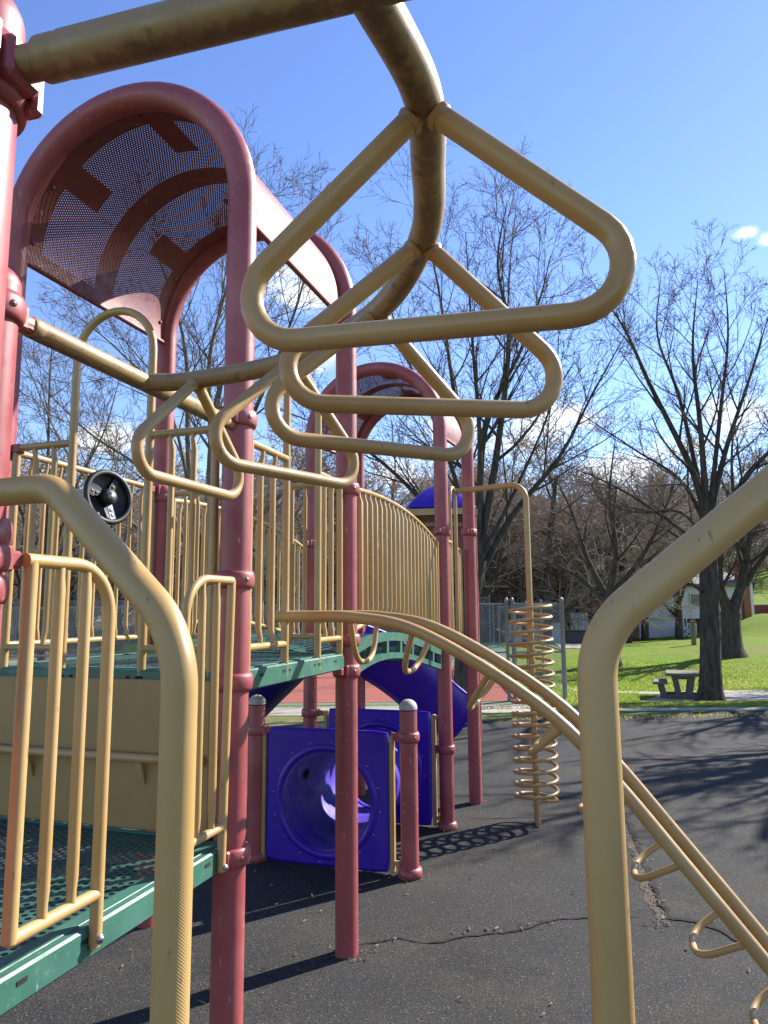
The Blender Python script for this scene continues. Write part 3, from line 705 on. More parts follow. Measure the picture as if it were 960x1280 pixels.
for i in (-1, 1):
    for j in (-1, 1): m = MB(); m.lathe([(.045, 0), (.045, ze-.15)], (cx+i*hw*.86, cy+j*hw*.86, 0), n=16); m.build('tower_post', M['red'], tw)
m = MB(); m.box((cx, cy+hw*.8, ze-.45), (1, 0, 0), (0, 1, 0), Z3, hw*1.6, .03, .55, .01); m.build('tower_panel', M['red_dark'], tw)
m = MB(); m.box((cx, cy, 1.3), (1, 0, 0), (0, 1, 0), Z3, hw*1.6, hw*1.6, .08, .01); m.build('tower_deck', M['green'], tw)

# ------------------------------------------------------------------ ground and lawns
def sm(x, a, b): t = max(0., min(1., (x-a)/(b-a))); return t*t*(3-2*t)
def T(X, Y):
    r = sm(X, 3.6, 5.5)
    z = -.30*sm(Y, 13.9, 17.5)*r + .68*sm(Y, 20.5, 31.)*r*(1+.18*math.sin(X*.35+1)) - .42*sm(Y, 32, 43)*r*(1-sm(X, 17, 23)) + 1.15*sm(X, 18.5, 25)*sm(Y, 26, 44)
    z += 6.5*sm(Y, 52, 110) + 3.0*sm(Y, 34, 60)*(1-sm(X, 2, 12)) + 3.2*sm(X, 24, 60)*sm(Y, 44, 85)
    return z
def grid(xs, ys, off, name, mat, uvs=False):
    m = MB(); vs = [(x, y, T(x, y)+off) for y in ys for x in xs]; nx = len(xs)
    fs = [(j*nx+i, j*nx+i+1, (j+1)*nx+i+1, (j+1)*nx+i) for j in range(len(ys)-1) for i in range(nx-1)]
    m.add(vs, fs, None, True); return struct(m.build(name, M[mat]))
xs = list(np.arange(-90, -14, 5))+list(np.arange(-14, 34, .8))+list(np.arange(34, 121, 5)); ys = list(np.arange(-50, 12, 4))+list(np.arange(12, 52, .8))+list(np.arange(52, 171, 4))
grid(xs, ys, 0, 'lawn', 'grass')
def patch(c0, c1, c2, c3, off, name, mat, n=12, wob=0., seed=0):
    # four ground corners; sides may wander a little
    rnd = random.Random(seed); c = [np.array(q[:2], float) for q in (c0, c1, c2, c3)]; m = MB(); vs = []
    for j in range(n+1):
        for i in range(n+1):
            a, b = i/n, j/n; p = (c[0]*(1-a)+c[1]*a)*(1-b)+(c[3]*(1-a)+c[2]*a)*b
            if wob and (i in (0, n) or j in (0, n)): p = p+np.array([rnd.uniform(-wob, wob), rnd.uniform(-wob, wob)])
            vs.append((p[0], p[1], T(*p)+off))
    m.add(vs, [(j*(n+1)+i, j*(n+1)+i+1, (j+1)*(n+1)+i+1, (j+1)*(n+1)+i) for j in range(n) for i in range(n)], None, True)
    return struct(m.build(name, M[mat]))
g0 = lambda x, y: at_z(x, y, 0)[:2]
patch((-13, -30), (12, -30), g0(1010, 885)+np.array([1, 0]), g0(-60, 921), .008, 'playground_surface', 'ground', 24)  # unseen stretch behind the camera is added to darken the bounced fill light
patch(g0(-60, 922), g0(735, 902), g0(735, 893), g0(-60, 899), .004, 'dry_verge', 'dry_grass', 16, .12, 3)
patch(g0(-60, 900), g0(1060, 886), g0(1060, 876), g0(-60, 889), .006, 'sidewalk', 'concrete', 16)
patch((-26, 14.9), (3.6, 14.6), (5.2, 34), (-26, 34), .004, 'court_border', 'court_green', 10)
patch((-24, 15.2), (3.0, 15.0), (3.6, 25), (-24, 25), .010, 'tennis_court', 'court', 10)
def gy(x, Y): return at_y(x, 800, Y)[:2]
patch(gy(795, 17.0), gy(1010, 16.6), gy(1010, 19.3), gy(835, 19.2), .012, 'picnic_pad', 'concrete', 8)
patch(gy(690, 19.2), gy(835, 18.6), gy(838, 19.0), gy(690, 19.8), .010, 'footpath', 'concrete', 10)
patch(gy(700, 29.5), gy(752, 29.5), gy(762, 33), gy(690, 34), .02, 'driveway', 'concrete', 8)
patch((-88, 40), (12, 40), (20, 100), (-88, 100), .03, 'woodland_floor', 'leaf_floor', 24)
patch((-88, 15), (-14, 15), (-14, 40), (-88, 40), .03, 'woodland_floor', 'leaf_floor', 12)
patch((5.6, 14.6), gy(800, 14.4), gy(815, 16.6), (6.0, 17.2), .006, 'worn_grass', 'dry_grass', 12, .15, 5)
patch(gy(905, 15.0), gy(1010, 14.8), gy(1010, 16.2), gy(925, 16.3), .006, 'worn_grass', 'dry_grass', 10, .15, 8)

def blades(n, seed, name, mat, region, h0, h1):
    rg = np.random.default_rng(seed); pts = []
    while len(pts) < n:
        x, y = region(rg)
        if x is not None: pts.append((x, y, T(x, y)))
    P = np.array(pts); a = rg.uniform(0, 6.28, n); hh = rg.uniform(h0, h1, n); wd = rg.uniform(.008, .02, n); lean = rg.normal(0, .03, (n, 2))
    d = np.stack([np.cos(a), np.sin(a), np.zeros(n)], 1)*wd[:, None]; tip = P+np.stack([lean[:, 0], lean[:, 1], hh], 1)
    V = np.stack([P-d, P+d, tip], 1).reshape(-1, 3); me = bpy.data.meshes.new(name); me.vertices.add(3*n); me.vertices.foreach_set('co', V.astype(np.float32).ravel())
    me.loops.add(3*n); me.loops.foreach_set('vertex_index', np.arange(3*n, dtype=np.int32)); me.polygons.add(n); me.polygons.foreach_set('loop_start', np.arange(n, dtype=np.int32)*3); me.update(calc_edges=True); me.materials.append(mat)
    ob = bpy.data.objects.new(name, me); scene.collection.objects.link(ob); return struct(ob, 'stuff')
def lawn_region(rg):
    Y = 13.9+12*rg.random()**1.6; px = rg.uniform(690, 1000); x, y = gy(px, Y)
    if 16.7 < Y < 19.4 and px > 795 and rg.random() < .97: return None, None
    return x, y
def edge_region(rg):
    px = rg.uniform(560, 1000); yy = 901.5-(px-560)/400*9+abs(rg.normal(0, 1.6)) if rg.random() < .6 else 888.5-(px-560)/400*7.5-abs(rg.normal(0, 1.2))
    q = g0(px, yy); return q[0], q[1]
M['blade'] = two('grass_blades', (.26, .40, .035), (.42, .42, .12), 1.1)
M['blade_dry'] = two('dry_blades', (.46, .39, .19), (.30, .31, .09), 3)
for k_ in ('blade', 'blade_dry'):   # thin leaves let light through
    n, l = M[k_].node_tree.nodes, M[k_].node_tree.links; p = n['Principled BSDF']; t_ = n.new('ShaderNodeBsdfTranslucent'); l.new(p.inputs['Base Color'].links[0].from_socket, t_.inputs[0]); x_ = n.new('ShaderNodeMixShader'); x_.inputs[0].default_value = .55
    l.new(p.outputs[0], x_.inputs[1]); l.new(t_.outputs[0], x_.inputs[2]); l.new(x_.outputs[0], [k for k in n if k.type == 'OUTPUT_MATERIAL'][0].inputs[0])
blades(30000, 3, 'grass', M['blade'], lawn_region, .02, .06)
blades(2400, 4, 'dry_grass', M['blade_dry'], edge_region, .02, .06)
# cracks in the rubber: ragged shallow strips lying in the surface
M['crack'] = two('crack_shadow', (.012, .011, .010), (.03, .027, .022), 30)
M['crack_fill'] = two('crack_crumbs', (.13, .11, .08), (.05, .045, .035), 55)
def crack(px, w0, name, mat, off, seed, step=.035):
    rnd = random.Random(seed); P = [at_z(x, y, 0) for x, y in px]; pts = []
    for a, b in zip(P[:-1], P[1:]):
        k = max(2, int(np.linalg.norm(b-a)/step)); pts += [a+(b-a)*i/k for i in range(k)]
    pts.append(P[-1]); jit = 0; L_, R_ = [], []
    for i, p in enumerate(pts):
        t = unit(pts[min(i+1, len(pts)-1)]-pts[max(i-1, 0)]); n_ = np.array([-t[1], t[0], 0]); jit = jit*.8+rnd.uniform(-.012, .012)
        f = min(1, i/4+.15, (len(pts)-1-i)/4+.15); q = p+n_*jit
        L_.append(q+n_*w0*rnd.uniform(.25, 1.1)*f+Z3*off); R_.append(q-n_*w0*rnd.uniform(.25, 1.1)*f+Z3*off)
    m = MB(); k = len(pts); m.add(L_+R_, [(i, i+1, k+i+1, k+i) for i in range(k-1)], None, False); return struct(m.build(name, M[mat]))
crack([(440, 1183), (500, 1176), (540, 1181), (590, 1172), (650, 1165), (700, 1152), (770, 1147), (806, 1147)], .010, 'surface_crack', 'crack', .013, 1)
crack([(778, 1015), (790, 1040), (806, 1078), (822, 1122), (836, 1150), (870, 1152), (905, 1165), (940, 1188), (970, 1200)], .026, 'surface_crack', 'crack', .0135, 2)
crack([(775, 1030), (790, 1060), (805, 1105), (822, 1140), (840, 1160)], .042, 'surface_crack', 'crack_fill', .0105, 3)
crack([(585, 1024), (620, 1025), (668, 1024), (720, 1016)], .010, 'surface_crack', 'crack', .013, 4)
m = MB(); rnd = random.Random(7)
for k in range(380):
    if k < 150: p = at_z(rnd.uniform(150, 960), rnd.uniform(960, 1275), 0)
    elif k < 330: q = rnd.random(); p = at_z(790+40*q+rnd.gauss(0, 7), 1050+110*q+rnd.gauss(0, 6), 0)
    else: q = rnd.random(); p = at_z(460+350*q, 1180-35*q+rnd.gauss(0, 3), 0)
    if k % 4 == 0: c_ = [P3, B1, P4, P5, A, B2][rnd.randrange(6)]; th_ = rnd.uniform(0, 6.3); rr_ = PR+abs(rnd.gauss(.03, .05)); p = V3(c_, 0)+np.array([math.cos(th_), math.sin(th_), 0])*rr_
    a = rnd.uniform(0, 6.3); r_ = rnd.uniform(.004, .011); e1 = np.array([math.cos(a), math.sin(a), rnd.uniform(-.3, .3)])*r_*rnd.uniform(1, 3); e2 = np.array([-math.sin(a), math.cos(a), rnd.uniform(-.2, .5)])*r_*.6
    c = p+Z3*(.014+r_*.4); m.add([c+e1, c+e2, c-e1, c-e2, c+Z3*r_*.5], [(0, 1, 4), (1, 2, 4), (2, 3, 4), (3, 0, 4)], None, False)
struct(m.build('leaf_litter', two('litter', (.32, .26, .18), (.16, .12, .07), 40)), 'stuff')

# ------------------------------------------------------------------ chain link fence of the court
def link_mat():
    m, n, l, p = newmat('chain_link'); p.inputs['Base Color'].default_value = (.35, .36, .37, 1); p.inputs['Metallic'].default_value = .5; p.inputs['Roughness'].default_value = .45
    uv = n.new('ShaderNodeTexCoord'); mp = n.new('ShaderNodeMapping'); mp.inputs['Rotation'].default_value = (0, 0, math.pi/4); mp.inputs['Scale'].default_value = (1/.055, 1/.055, 0); l.new(uv.outputs['UV'], mp.inputs[0])
    fr = n.new('ShaderNodeVectorMath'); fr.operation = 'FRACTION'; l.new(mp.outputs[0], fr.inputs[0]); sp_ = n.new('ShaderNodeSeparateXYZ'); l.new(fr.outputs[0], sp_.inputs[0])
    mi = n.new('ShaderNodeMath'); mi.operation = 'MINIMUM'; l.new(sp_.outputs[0], mi.inputs[0]); l.new(sp_.outputs[1], mi.inputs[1])
    gt = n.new('ShaderNodeMath'); gt.operation = 'GREATER_THAN'; l.new(mi.outputs[0], gt.inputs[0]); gt.inputs[1].default_value = .065
    tr = n.new('ShaderNodeBsdfTransparent'); mx = n.new('ShaderNodeMixShader'); l.new(gt.outputs[0], mx.inputs[0]); l.new(p.outputs[0], mx.inputs[1]); l.new(tr.outputs[0], mx.inputs[2])
    l.new(mx.outputs[0], [k for k in n if k.type == 'OUTPUT_MATERIAL'][0].inputs[0]); return m
M['link'] = link_mat()
def chain_fence(a, b, step, label, hgt=1.98, base=0.):
    a, b = np.array(a, float), np.array(b, float); L = np.linalg.norm(b-a); t = (b-a)/L; root = empty('chain_link_fence', V3((a+b)/2, base), label, 'fence'); k = max(1, round(L/step))
    for i in range(k+1):
        p = V3(a+t*L*i/k, base); r_ = .036 if i in (0, k) else .024; m = MB(); m.lathe([(r_, 0), (r_, hgt+.05), (r_*1.2, hgt+.06), (r_*.8, hgt+.12), (.0, hgt+.14)], p, n=12); m.build('fence_post', M['galv'], root)
    for z in (hgt, hgt*.5): MB().tube([V3(a, base+z), V3(b, base+z)], .020, 10).build('fence_rail', M['galv'], root)
    m = MB(); m.quad([V3(a, base+.04), V3(b, base+.04), V3(b, base+hgt), V3(a, base+hgt)], [(0, 0), (L, 0), (L, hgt), (0, hgt)]); m.build('wire_mesh', M['link'], root)
fc = g0(706, 876); fb_ = np.array([fc[0]-1.02, fc[1]+.0])
chain_fence(fb_, fc, 3, 'short chain link gate panel of the court between the coil climber and the lawn')
chain_fence((-15.3, fc[1]+.1), fb_-np.array([.12, 0]), 3.0, 'long chain link fence along the near side of the red court behind the play structure')
chain_fence(fc+np.array([.1, .3]), (5.1, 34), 3.2, 'chain link fence running back along the lawn side of the red court')
chain_fence((-24, 34.4), (5.0, 34.4), 3.2, 'far chain link fence beyond the red court in front of the bare woods', 2.4, 0.05)

# ------------------------------------------------------------------ trees
def rot_about(v, ax, a): ax = unit(ax); return v*math.cos(a)+np.cross(ax, v)*math.sin(a)+ax*(ax@v)*(1-math.cos(a))
class Tree:
    def __init__(self, seed): self.r = random.Random(seed); self.lines = {}
    def put(self, lvl, pts, rad, n): self.lines.setdefault((lvl, len(pts), n), []).append((pts, rad))
    def branch(self, p, d, L, r0, lvl, maxl, P):
        R = self.r; k = [7, 6, 5, 4, 4, 3, 3][lvl]; pts = [np.array(p, float)]; rad = [r0]; d = unit(d); dirs = [d]; rend = max(r0*P['end'][lvl], P['rmin']*.6)
        for i in range(k):
            d = unit(d+np.array([R.gauss(0, 1), R.gauss(0, 1), R.gauss(0, 1)])*P['wander'][lvl]+Z3*P['up'][lvl])
            pts.append(pts[-1]+d*L/k); rad.append(r0+(rend-r0)*((i+1)/k)); dirs.append(d)
        self.put(lvl, pts, rad, [10, 8, 6, 5, 4, 3, 3][lvl])
        self.kids(pts, rad, dirs, L, lvl, maxl, P)
    def kids(self, pts, rad, dirs, L, lvl, maxl, P, n=None, t0=None):
        if lvl >= maxl: return
        R = self.r; k = len(pts)-1; n = n or P['n'][lvl]; n = max(1, int(round(n*R.uniform(.8, 1.2)))); phase = R.uniform(0, 6.28)
        for c in range(n):
            t = (t0 if t0 is not None else P['t0'][lvl]); t = t+(1-t)*((c+R.uniform(.1, .9))/n); x = t*k; i = min(int(x), k-1); q = pts[i]+(pts[i+1]-pts[i])*(x-i); rr = rad[i]+(rad[i+1]-rad[i])*(x-i); d = dirs[min(i+1, k)]
            ax = unit(np.cross(d, np.array([R.gauss(0, 1), R.gauss(0, 1), R.gauss(0, 1)]))); phase += 2.4
            ref = unit(np.cross(d, np.array([.13, .31, .94]))); ax = rot_about(ref, d, phase+R.gauss(0, .4))
            nd = rot_about(d, ax, math.radians(R.gauss(*P['ang'][lvl])))
            self.branch(q, nd, L*P['len'][lvl]*R.uniform(.7, 1.2)*(1.15-.55*t), max(rr*P['rad'][lvl], P['rmin']), lvl+1, maxl, P)
    def limb(self, pts, r0, r1, lvl, maxl, P, n=None, t0=.2):
        pts = spline(pts, 5); k = len(pts)-1; rad = [r0+(r1-r0)*(i/k)**.8 for i in range(k+1)]; dirs = [unit(pts[min(i+1, k)]-pts[max(i-1, 0)]) for i in range(k+1)]
        L = sum(np.linalg.norm(pts[i+1]-pts[i]) for i in range(k)); self.put(lvl, pts, rad, 10); self.kids(pts, rad, dirs, L*.50, lvl, maxl, P, n, t0)
    def mesh(self, name, mat, levels, origin):
        vs, fs, nv = [], [], 0
        for (lvl, k, n), items in self.lines.items():
            if lvl not in levels: continue
            Pn = np.array([i[0] for i in items]); Rd = np.array([i[1] for i in items]); Tn = np.gradient(Pn, axis=1); Tn /= np.linalg.norm(Tn, axis=2, keepdims=True)+1e-9
            ref = np.where(np.abs(Tn[..., 2:3]) < .9, np.array([0, 0, 1.]), np.array([1., 0, 0])); ref = np.broadcast_to(ref[:, :1], Tn.shape)
            a = np.cross(Tn, ref); a /= np.linalg.norm(a, axis=2, keepdims=True)+1e-9; b = np.cross(Tn, a); th = np.arange(n)*2*math.pi/n
            V = Pn[:, :, None]+(a[:, :, None]*np.cos(th)[None, None, :, None]+b[:, :, None]*np.sin(th)[None, None, :, None])*Rd[:, :, None, None]
            B_ = len(items); idx = np.arange(B_*k*n).reshape(B_, k, n)+nv; q0 = idx[:, :-1]; q1 = idx[:, 1:]
            F_ = np.stack([q0, np.roll(q0, -1, 2), np.roll(q1, -1, 2), q1], -1).reshape(-1, 4); vs.append(V.reshape(-1, 3)); fs.append(F_); nv += B_*k*n
        V = np.concatenate(vs)-np.array(origin); F_ = np.concatenate(fs); me = bpy.data.meshes.new(name); me.vertices.add(len(V)); me.vertices.foreach_set('co', V.astype(np.float32).ravel())
        me.loops.add(F_.size); me.loops.foreach_set('vertex_index', F_.astype(np.int32).ravel()); me.polygons.add(len(F_)); me.polygons.foreach_set('loop_start', (np.arange(len(F_))*4).astype(np.int32)); me.polygons.foreach_set('use_smooth', np.ones(len(F_), bool))
        me.update(calc_edges=True); me.materials.append(mat); ob = bpy.data.objects.new(name, me); scene.collection.objects.link(ob); return ob
BASE_P = dict(end=[.45, .35, .3, .3, .35, .4, .5], wander=[.05, .065, .075, .085, .09, .10, .2], up=[.05, .055, .05, .045, .035, .03, 0], n=[7, 5, 5, 4, 3, 2, 0], t0=[.35, .2, .15, .12, .1, .1, 0], ang=[(42, 10), (35, 10), (35, 11), (36, 12), (38, 13), (40, 14), (40, 10)], len=[.62, .56, .58, .62, .66, .6, .5], rad=[.5, .5, .5, .55, .6, .7, .7], rmin=.0045)
def finish_tree(t, base, label, group, bark_m, twig_m, cut=2):
    root = empty('bare_tree', base, label, 'tree', group)
    lv = sorted({k[0] for k in t.lines}); tr = t.mesh('trunk', bark_m, [l for l in lv if l <= cut], base); tr.parent = root
    cr_ = t.mesh('crown', twig_m, [l for l in lv if l > cut], base); cr_.parent = root; return root
def px_tree(seed, Y, trunk, tr_r, limbs, label, bark_m, twig_m, P=None, maxl=5, spread=1.6):
    P = P or BASE_P; t = Tree(seed); rnd = random.Random(seed+99); tp = [at_y(x, y, Y) for x, y in trunk]; b = tp[0].copy(); b[2] = T(b[0], b[1])-.05; tp[0] = b
    base = b+Z3*.05; pts = spline(tp, 4); k = len(pts)-1
    rads = [tr_r[0]*(1+.5*math.exp(-i*1.6))+(tr_r[1]-tr_r[0])*i/k for i in range(k+1)]; t.put(0, pts, rads, 14)
    for lp, r0, n in limbs:
        dy = rnd.uniform(-1, 1)*spread; q = [at_y(x, y, Y+dy*(i/(len(lp)-1))**1.0) for i, (x, y) in enumerate(lp)]; t.limb(q, r0, max(.007, r0*.07), 1, maxl, P, n)
    return finish_tree(t, base, label, None, bark_m, twig_m)
px_tree(11, 14.3, [(578, 880), (580, 800), (592, 735), (598, 700)], (.17, .16), [
    ([(596, 710), (585, 600), (566, 480), (548, 360), (526, 260)], .095, 14), ([(598, 700), (622, 560), (636, 420), (622, 330), (634, 250)], .10, 14),
    ([(594, 730), (640, 645), (700, 570), (742, 490), (792, 400)], .085, 15), ([(596, 712), (545, 645), (480, 580), (420, 540), (330, 505)], .07, 13),
    ([(600, 690), (606, 540), (650, 440), (676, 370), (688, 320)], .08, 12), ([(596, 700), (560, 570), (510, 450), (470, 330)], .07, 14), ([(597, 705), (650, 600), (690, 500), (700, 400)], .05, 11), ([(596, 700), (600, 560), (590, 420), (582, 290)], .08, 12), ([(590, 740), (520, 700), (440, 640), (380, 610)], .045, 10)],
    'tall many-stemmed bare tree rising behind the second red arch in the middle of the scene', M['bark'], M['twig'])
px_tree(23, 13.6, [(252, 880), (254, 780), (258, 690)], (.17, .14), [
    ([(258, 700), (264, 560), (262, 450), (286, 350), (312, 250)], .09, 13), ([(255, 720), (236, 580), (232, 440), (208, 350), (185, 280)], .075, 14),
    ([(256, 710), (300, 560), (350, 440), (380, 350), (388, 280)], .065, 14), ([(256, 730), (190, 600), (110, 540), (40, 470)], .055, 12), ([(256, 730), (150, 640), (80, 560), (20, 420)], .055, 12), ([(258, 690), (270, 500), (325, 370), (340, 260)], .06, 14), ([(256, 720), (330, 640), (400, 560), (440, 420)], .05, 12), ([(255, 725), (215, 520), (150, 440), (90, 390)], .05, 12)],
    'bare tree with mottled pale bark standing behind the raised platform on the left', M['bark_pale'], M['twig'])
px_tree(31, 16.0, [(888, 879), (888, 800), (886, 720), (884, 650)], (.235, .185), [
    ([(885, 660), (866, 590), (812, 480), (780, 410), (738, 350)], .105, 13), ([(884, 650), (876, 540), (866, 440), (872, 350)], .09, 12), ([(885, 655), (908, 560), (938, 470), (965, 380)], .09, 12), ([(885, 690), (835, 650), (765, 606), (690, 575)], .06, 11), ([(886, 680), (850, 640), (790, 640), (735, 615)], .045, 9),
    ([(886, 670), (930, 600), (985, 540), (1040, 480)], .09, 14), ([(886, 745), (862, 730), (838, 735), (800, 715)], .05, 8), ([(886, 700), (910, 672), (945, 665), (1000, 650)], .06, 10), ([(885, 660), (850, 600), (790, 560), (700, 500)], .065, 12), ([(884, 650), (850, 500), (822, 420), (826, 345)], .065, 11), ([(885, 660), (900, 520), (910, 420), (905, 335)], .07, 11)],
    'dark bare tree with a thick straight trunk beside the picnic table', M['bark'], M['twig'])
px_tree(37, 27.0, [(913, 806), (912, 780), (914, 765)], (.42, .36), [
    ([(912, 770), (900, 730), (898, 680), (880, 600)], .25, 12), ([(914, 770), (930, 720), (938, 660), (950, 560)], .25, 12), ([(932, 730), (960, 690), (1000, 660), (1050, 640)], .12, 10), ([(902, 720), (870, 690), (830, 660), (780, 640)], .12, 10), ([(935, 700), (920, 640), (915, 560), (930, 470)], .13, 12)],
    'forked bare tree with two thick stems on the lawn behind the picnic table', M['bark'], M['twig'])
px_tree(41, 25.0, [(764, 800), (762, 770), (760, 745)], (.24, .20), [
    ([(760, 750), (735, 700), (715, 640), (690, 590)], .14, 12), ([(760, 750), (770, 690), (762, 620), (770, 540)], .15, 12), ([(762, 745), (800, 700), (830, 640), (850, 580)], .13, 12), ([(760, 755), (720, 720), (680, 700), (640, 690)], .09, 10)],
    'bare tree with several dark limbs on the lawn just left of the right handrail bend', M['bark'], M['twig'])
px_tree(43, 18.0, [(52, 880), (54, 800), (58, 720)], (.14, .11), [
    ([(58, 720), (60, 600), (62, 480), (68, 400)], .07, 12), ([(57, 740), (90, 620), (130, 540), (150, 470)], .06, 12), ([(57, 740), (20, 620), (-20, 540), (-40, 470)], .06, 12), ([(58, 720), (110, 640), (170, 600), (215, 580)], .05, 10)],
    'smaller bare tree at the far left behind the steering wheel panel', M['bark'], M['twig'])
# off to the right: trees whose branches throw their shade across the surface
for sd_, (x, y), lab in ((63, (13.6, 14.6), 'low bare tree half hidden right of the spreading one beside the rubber surface'), (61, (10.4, 12.2), 'low spreading bare tree nearest the right edge of the rubber surface'), (51, (11.8, 17.2), 'bare tree standing on the grass right of the rubber surface'), (53, (17.5, 22.0), 'bare tree farther along the grass right of the picnic pad'), (57, (14.8, 20.5), 'leaning bare tree between the others right of the picnic pad')):
    t = Tree(sd_); b = np.array([x, y, T(x, y)]); P = dict(BASE_P); P['n'] = [10, 6, 5, 4, 0, 0, 0]; P['rad'] = [.68, .66, .6, .55, .6, .7, .7]; P['rmin'] = .010; t.branch(b-Z3*.05, np.array([-.03, 0, 1]), {61: 5.0, 63: 5.0}.get(sd_, 5.8), .25, 0, 4, P); finish_tree(t, b, lab, None, M['bark'], M['twig'])

# bare woods on the rising ground behind: three kinds, each tree a copy
WP = dict(BASE_P); WP.update(n=[9, 7, 6, 5, 0, 0, 0], t0=[.12, .12, .1, .1, .1, .1, 0], rmin=.013, ang=[(48, 12), (45, 14), (48, 16), (50, 18), (48, 16), (45, 15), (40, 10)], len=[.6, .58, .58, .6, .6, .6, .5])
protos = []
for sd_ in (101, 103, 107, 109):
    t = Tree(sd_); t.branch(np.array([0, 0, -.2]), Z3, 7.5, .17, 0, 4, WP); r_ = finish_tree(t, (0, 0, 0), '', 'bare trees of the wood behind', M['bark'], M['twig_brown'], 1); protos.append(r_)
rnd = random.Random(5); spots = []
for k in range(120):
    px = rnd.uniform(-120, 1000) if k > 46 else rnd.uniform(560, 900); Y = rnd.uniform(38, 78) if px < 800 else rnd.uniform(62, 95)
    X = (px-480)/F_PX*Y
    if 13 < X < 30 and Y < 60: continue
    spots.append((X, Y))
spots += [((px-480)/F_PX*Y, Y) for px, Y in ((610, 37), (645, 39), (680, 37), (700, 41), (735, 44), (30, 36), (95, 38), (150, 36), (200, 39), (345, 37), (380, 39), (778, 41), (800, 43.5), (842, 43), (760, 38), (905, 56), (870, 57), (935, 58), (965, 60), (830, 56))]
spots = [s for s in spots if all(True for _ in (0,))]
used = set()
def where(i, X, Y): return ''
for i, (X, Y) in enumerate(spots):
    src = protos[i % 4]
    if i < 4: o = src
    else:
        o = src.copy(); scene.collection.objects.link(o)
        for ch in list(src.children):
            c_ = ch.copy(); scene.collection.objects.link(c_); c_.parent = o
    s_ = rnd.uniform(.85, 1.3)*(1.0 if Y < 60 else 1.1); o.location = (X, Y, T(X, Y)); o.rotation_euler = (0, 0, rnd.uniform(0, 6.28)); o.scale = (s_*1.15, s_*1.15, s_*rnd.uniform(.85, 1.05))
    o['label'] = 'brown bare tree among the dense leafless wood behind the court and lawn'
# low brush of the wood: reads as one mass
t = Tree(201); rnd = random.Random(9); BP = dict(BASE_P); BP.update(n=[7, 5, 0, 0, 0, 0, 0], t0=[.1, .1, .1, .1, .1, .1, 0], wander=[.2, .25, .3, .3, .3, .3, .3], up=[.06, .05, 0, 0, 0, 0, 0], rmin=.012)
for k in range(620):
    px = rnd.uniform(-150, 850); Y = rnd.uniform(36.5, 70); X = (px-480)/F_PX*Y
    if X > 12.5 and Y < 56: continue
    t.branch(np.array([X, Y, T(X, Y)-.05]), np.array([rnd.gauss(0, .4), rnd.gauss(0, .4), 1]), rnd.uniform(1.6, 3.6), .03, 0, 2, BP)
struct(t.mesh('undergrowth', M['twig_brown'], [0, 1, 2], (0, 0, 0)), 'stuff')

# ------------------------------------------------------------------ picnic table
pc = at_y(853, 840, 18.0); tx, ty = pc[0], 18.0; tz = T(tx, ty)+.012
pt_ = empty('picnic_table', (tx, ty, tz), 'grey concrete picnic table with fixed benches on the pale pad left of the thick tree', 'picnic table')
Y3 = unit(np.array([tx, ty+1.5, 0])); X3 = np.array([Y3[1], -Y3[0], 0]); HT = .60; tp_ = lambda a, b, z: np.array([tx, ty, tz+z])+X3*a+Y3*b
m = MB(); m.box(tp_(0, 0, HT-.035), X3, Y3, Z3, .80, 1.1, .07, .02); m.build('table_top', M['table'], pt_)
for sg in (-1, 1):
    m = MB(); m.box(tp_(sg*.53, 0, .36), X3, Y3, Z3, .34, 1.1, .06, .018); m.build('bench', M['table'], pt_)
for yy in (-.32, .32):
    m = MB(); m.box(tp_(0, yy, .04), X3, Y3, Z3, 1.1, .14, .09, .02)
    for sg in (-1, 1):
        m.bar(tp_(sg*.12, yy, .06), tp_(sg*.20, yy, HT-.06), .14, .10, Y3); m.bar(tp_(sg*.46, yy, .06), tp_(sg*.53, yy, .34), .14, .15, Y3)
    m.box(tp_(0, yy, HT-.11), X3, Y3, Z3, .5, .14, .08, .01); m.build('leg', M['table'], pt_)
X3, Y3 = np.array([1., 0, 0]), np.array([0, 1., 0])

# ------------------------------------------------------------------ houses beyond the lawn
def bx(parent, name, mat, x0, x1, y0, y1, z0, z1, bev=.01): m = MB(); m.box(((x0+x1)/2, (y0+y1)/2, (z0+z1)/2), X3, Y3, Z3, x1-x0, y1-y0, z1-z0, bev); return m.build(name, M[mat], parent)
def siding(x0, x1, y, z0, z1, parent, name='siding'):
    m = MB(); k = int((z1-z0)/.2)
    for i in range(k): z = z0+(z1-z0)*(i+.5)/k; m.bar((x0, y-.01, z-.012), (x1, y-.01, z-.012), .03, (z1-z0)/k-.02, Z3)
    return m.build(name, M['white'], parent)
HY = 46.0
hx = lambda x: at_y(x, 780, HY)[0]
hz = lambda y: at_y(880, y, HY)[2]
hb0 = hz(800)
house = empty('house', (hx(880), HY+3, hb0), 'white sided split-level house with maroon lower walls and a brick chimney beyond the lawn', 'house')
bx(house, 'garage_wall', 'white', hx(798), hx(851), HY-.1, HY+6.5, hb0-.8, hz(773)); bx(house, 'lower_wall', 'maroon_brick', hx(852), hx(929), HY, HY+7, hb0-.8, hz(773)); up_ = bx(house, 'upper_wall', 'white', hx(798), hx(929), HY-.25, HY+7, hz(773), hz(733))
siding(hx(798), hx(929), HY-.26, hz(773), hz(734), up_)
m = MB(); rx0, rx1 = hx(792), hx(934); zr, zp = hz(733), hz(708)
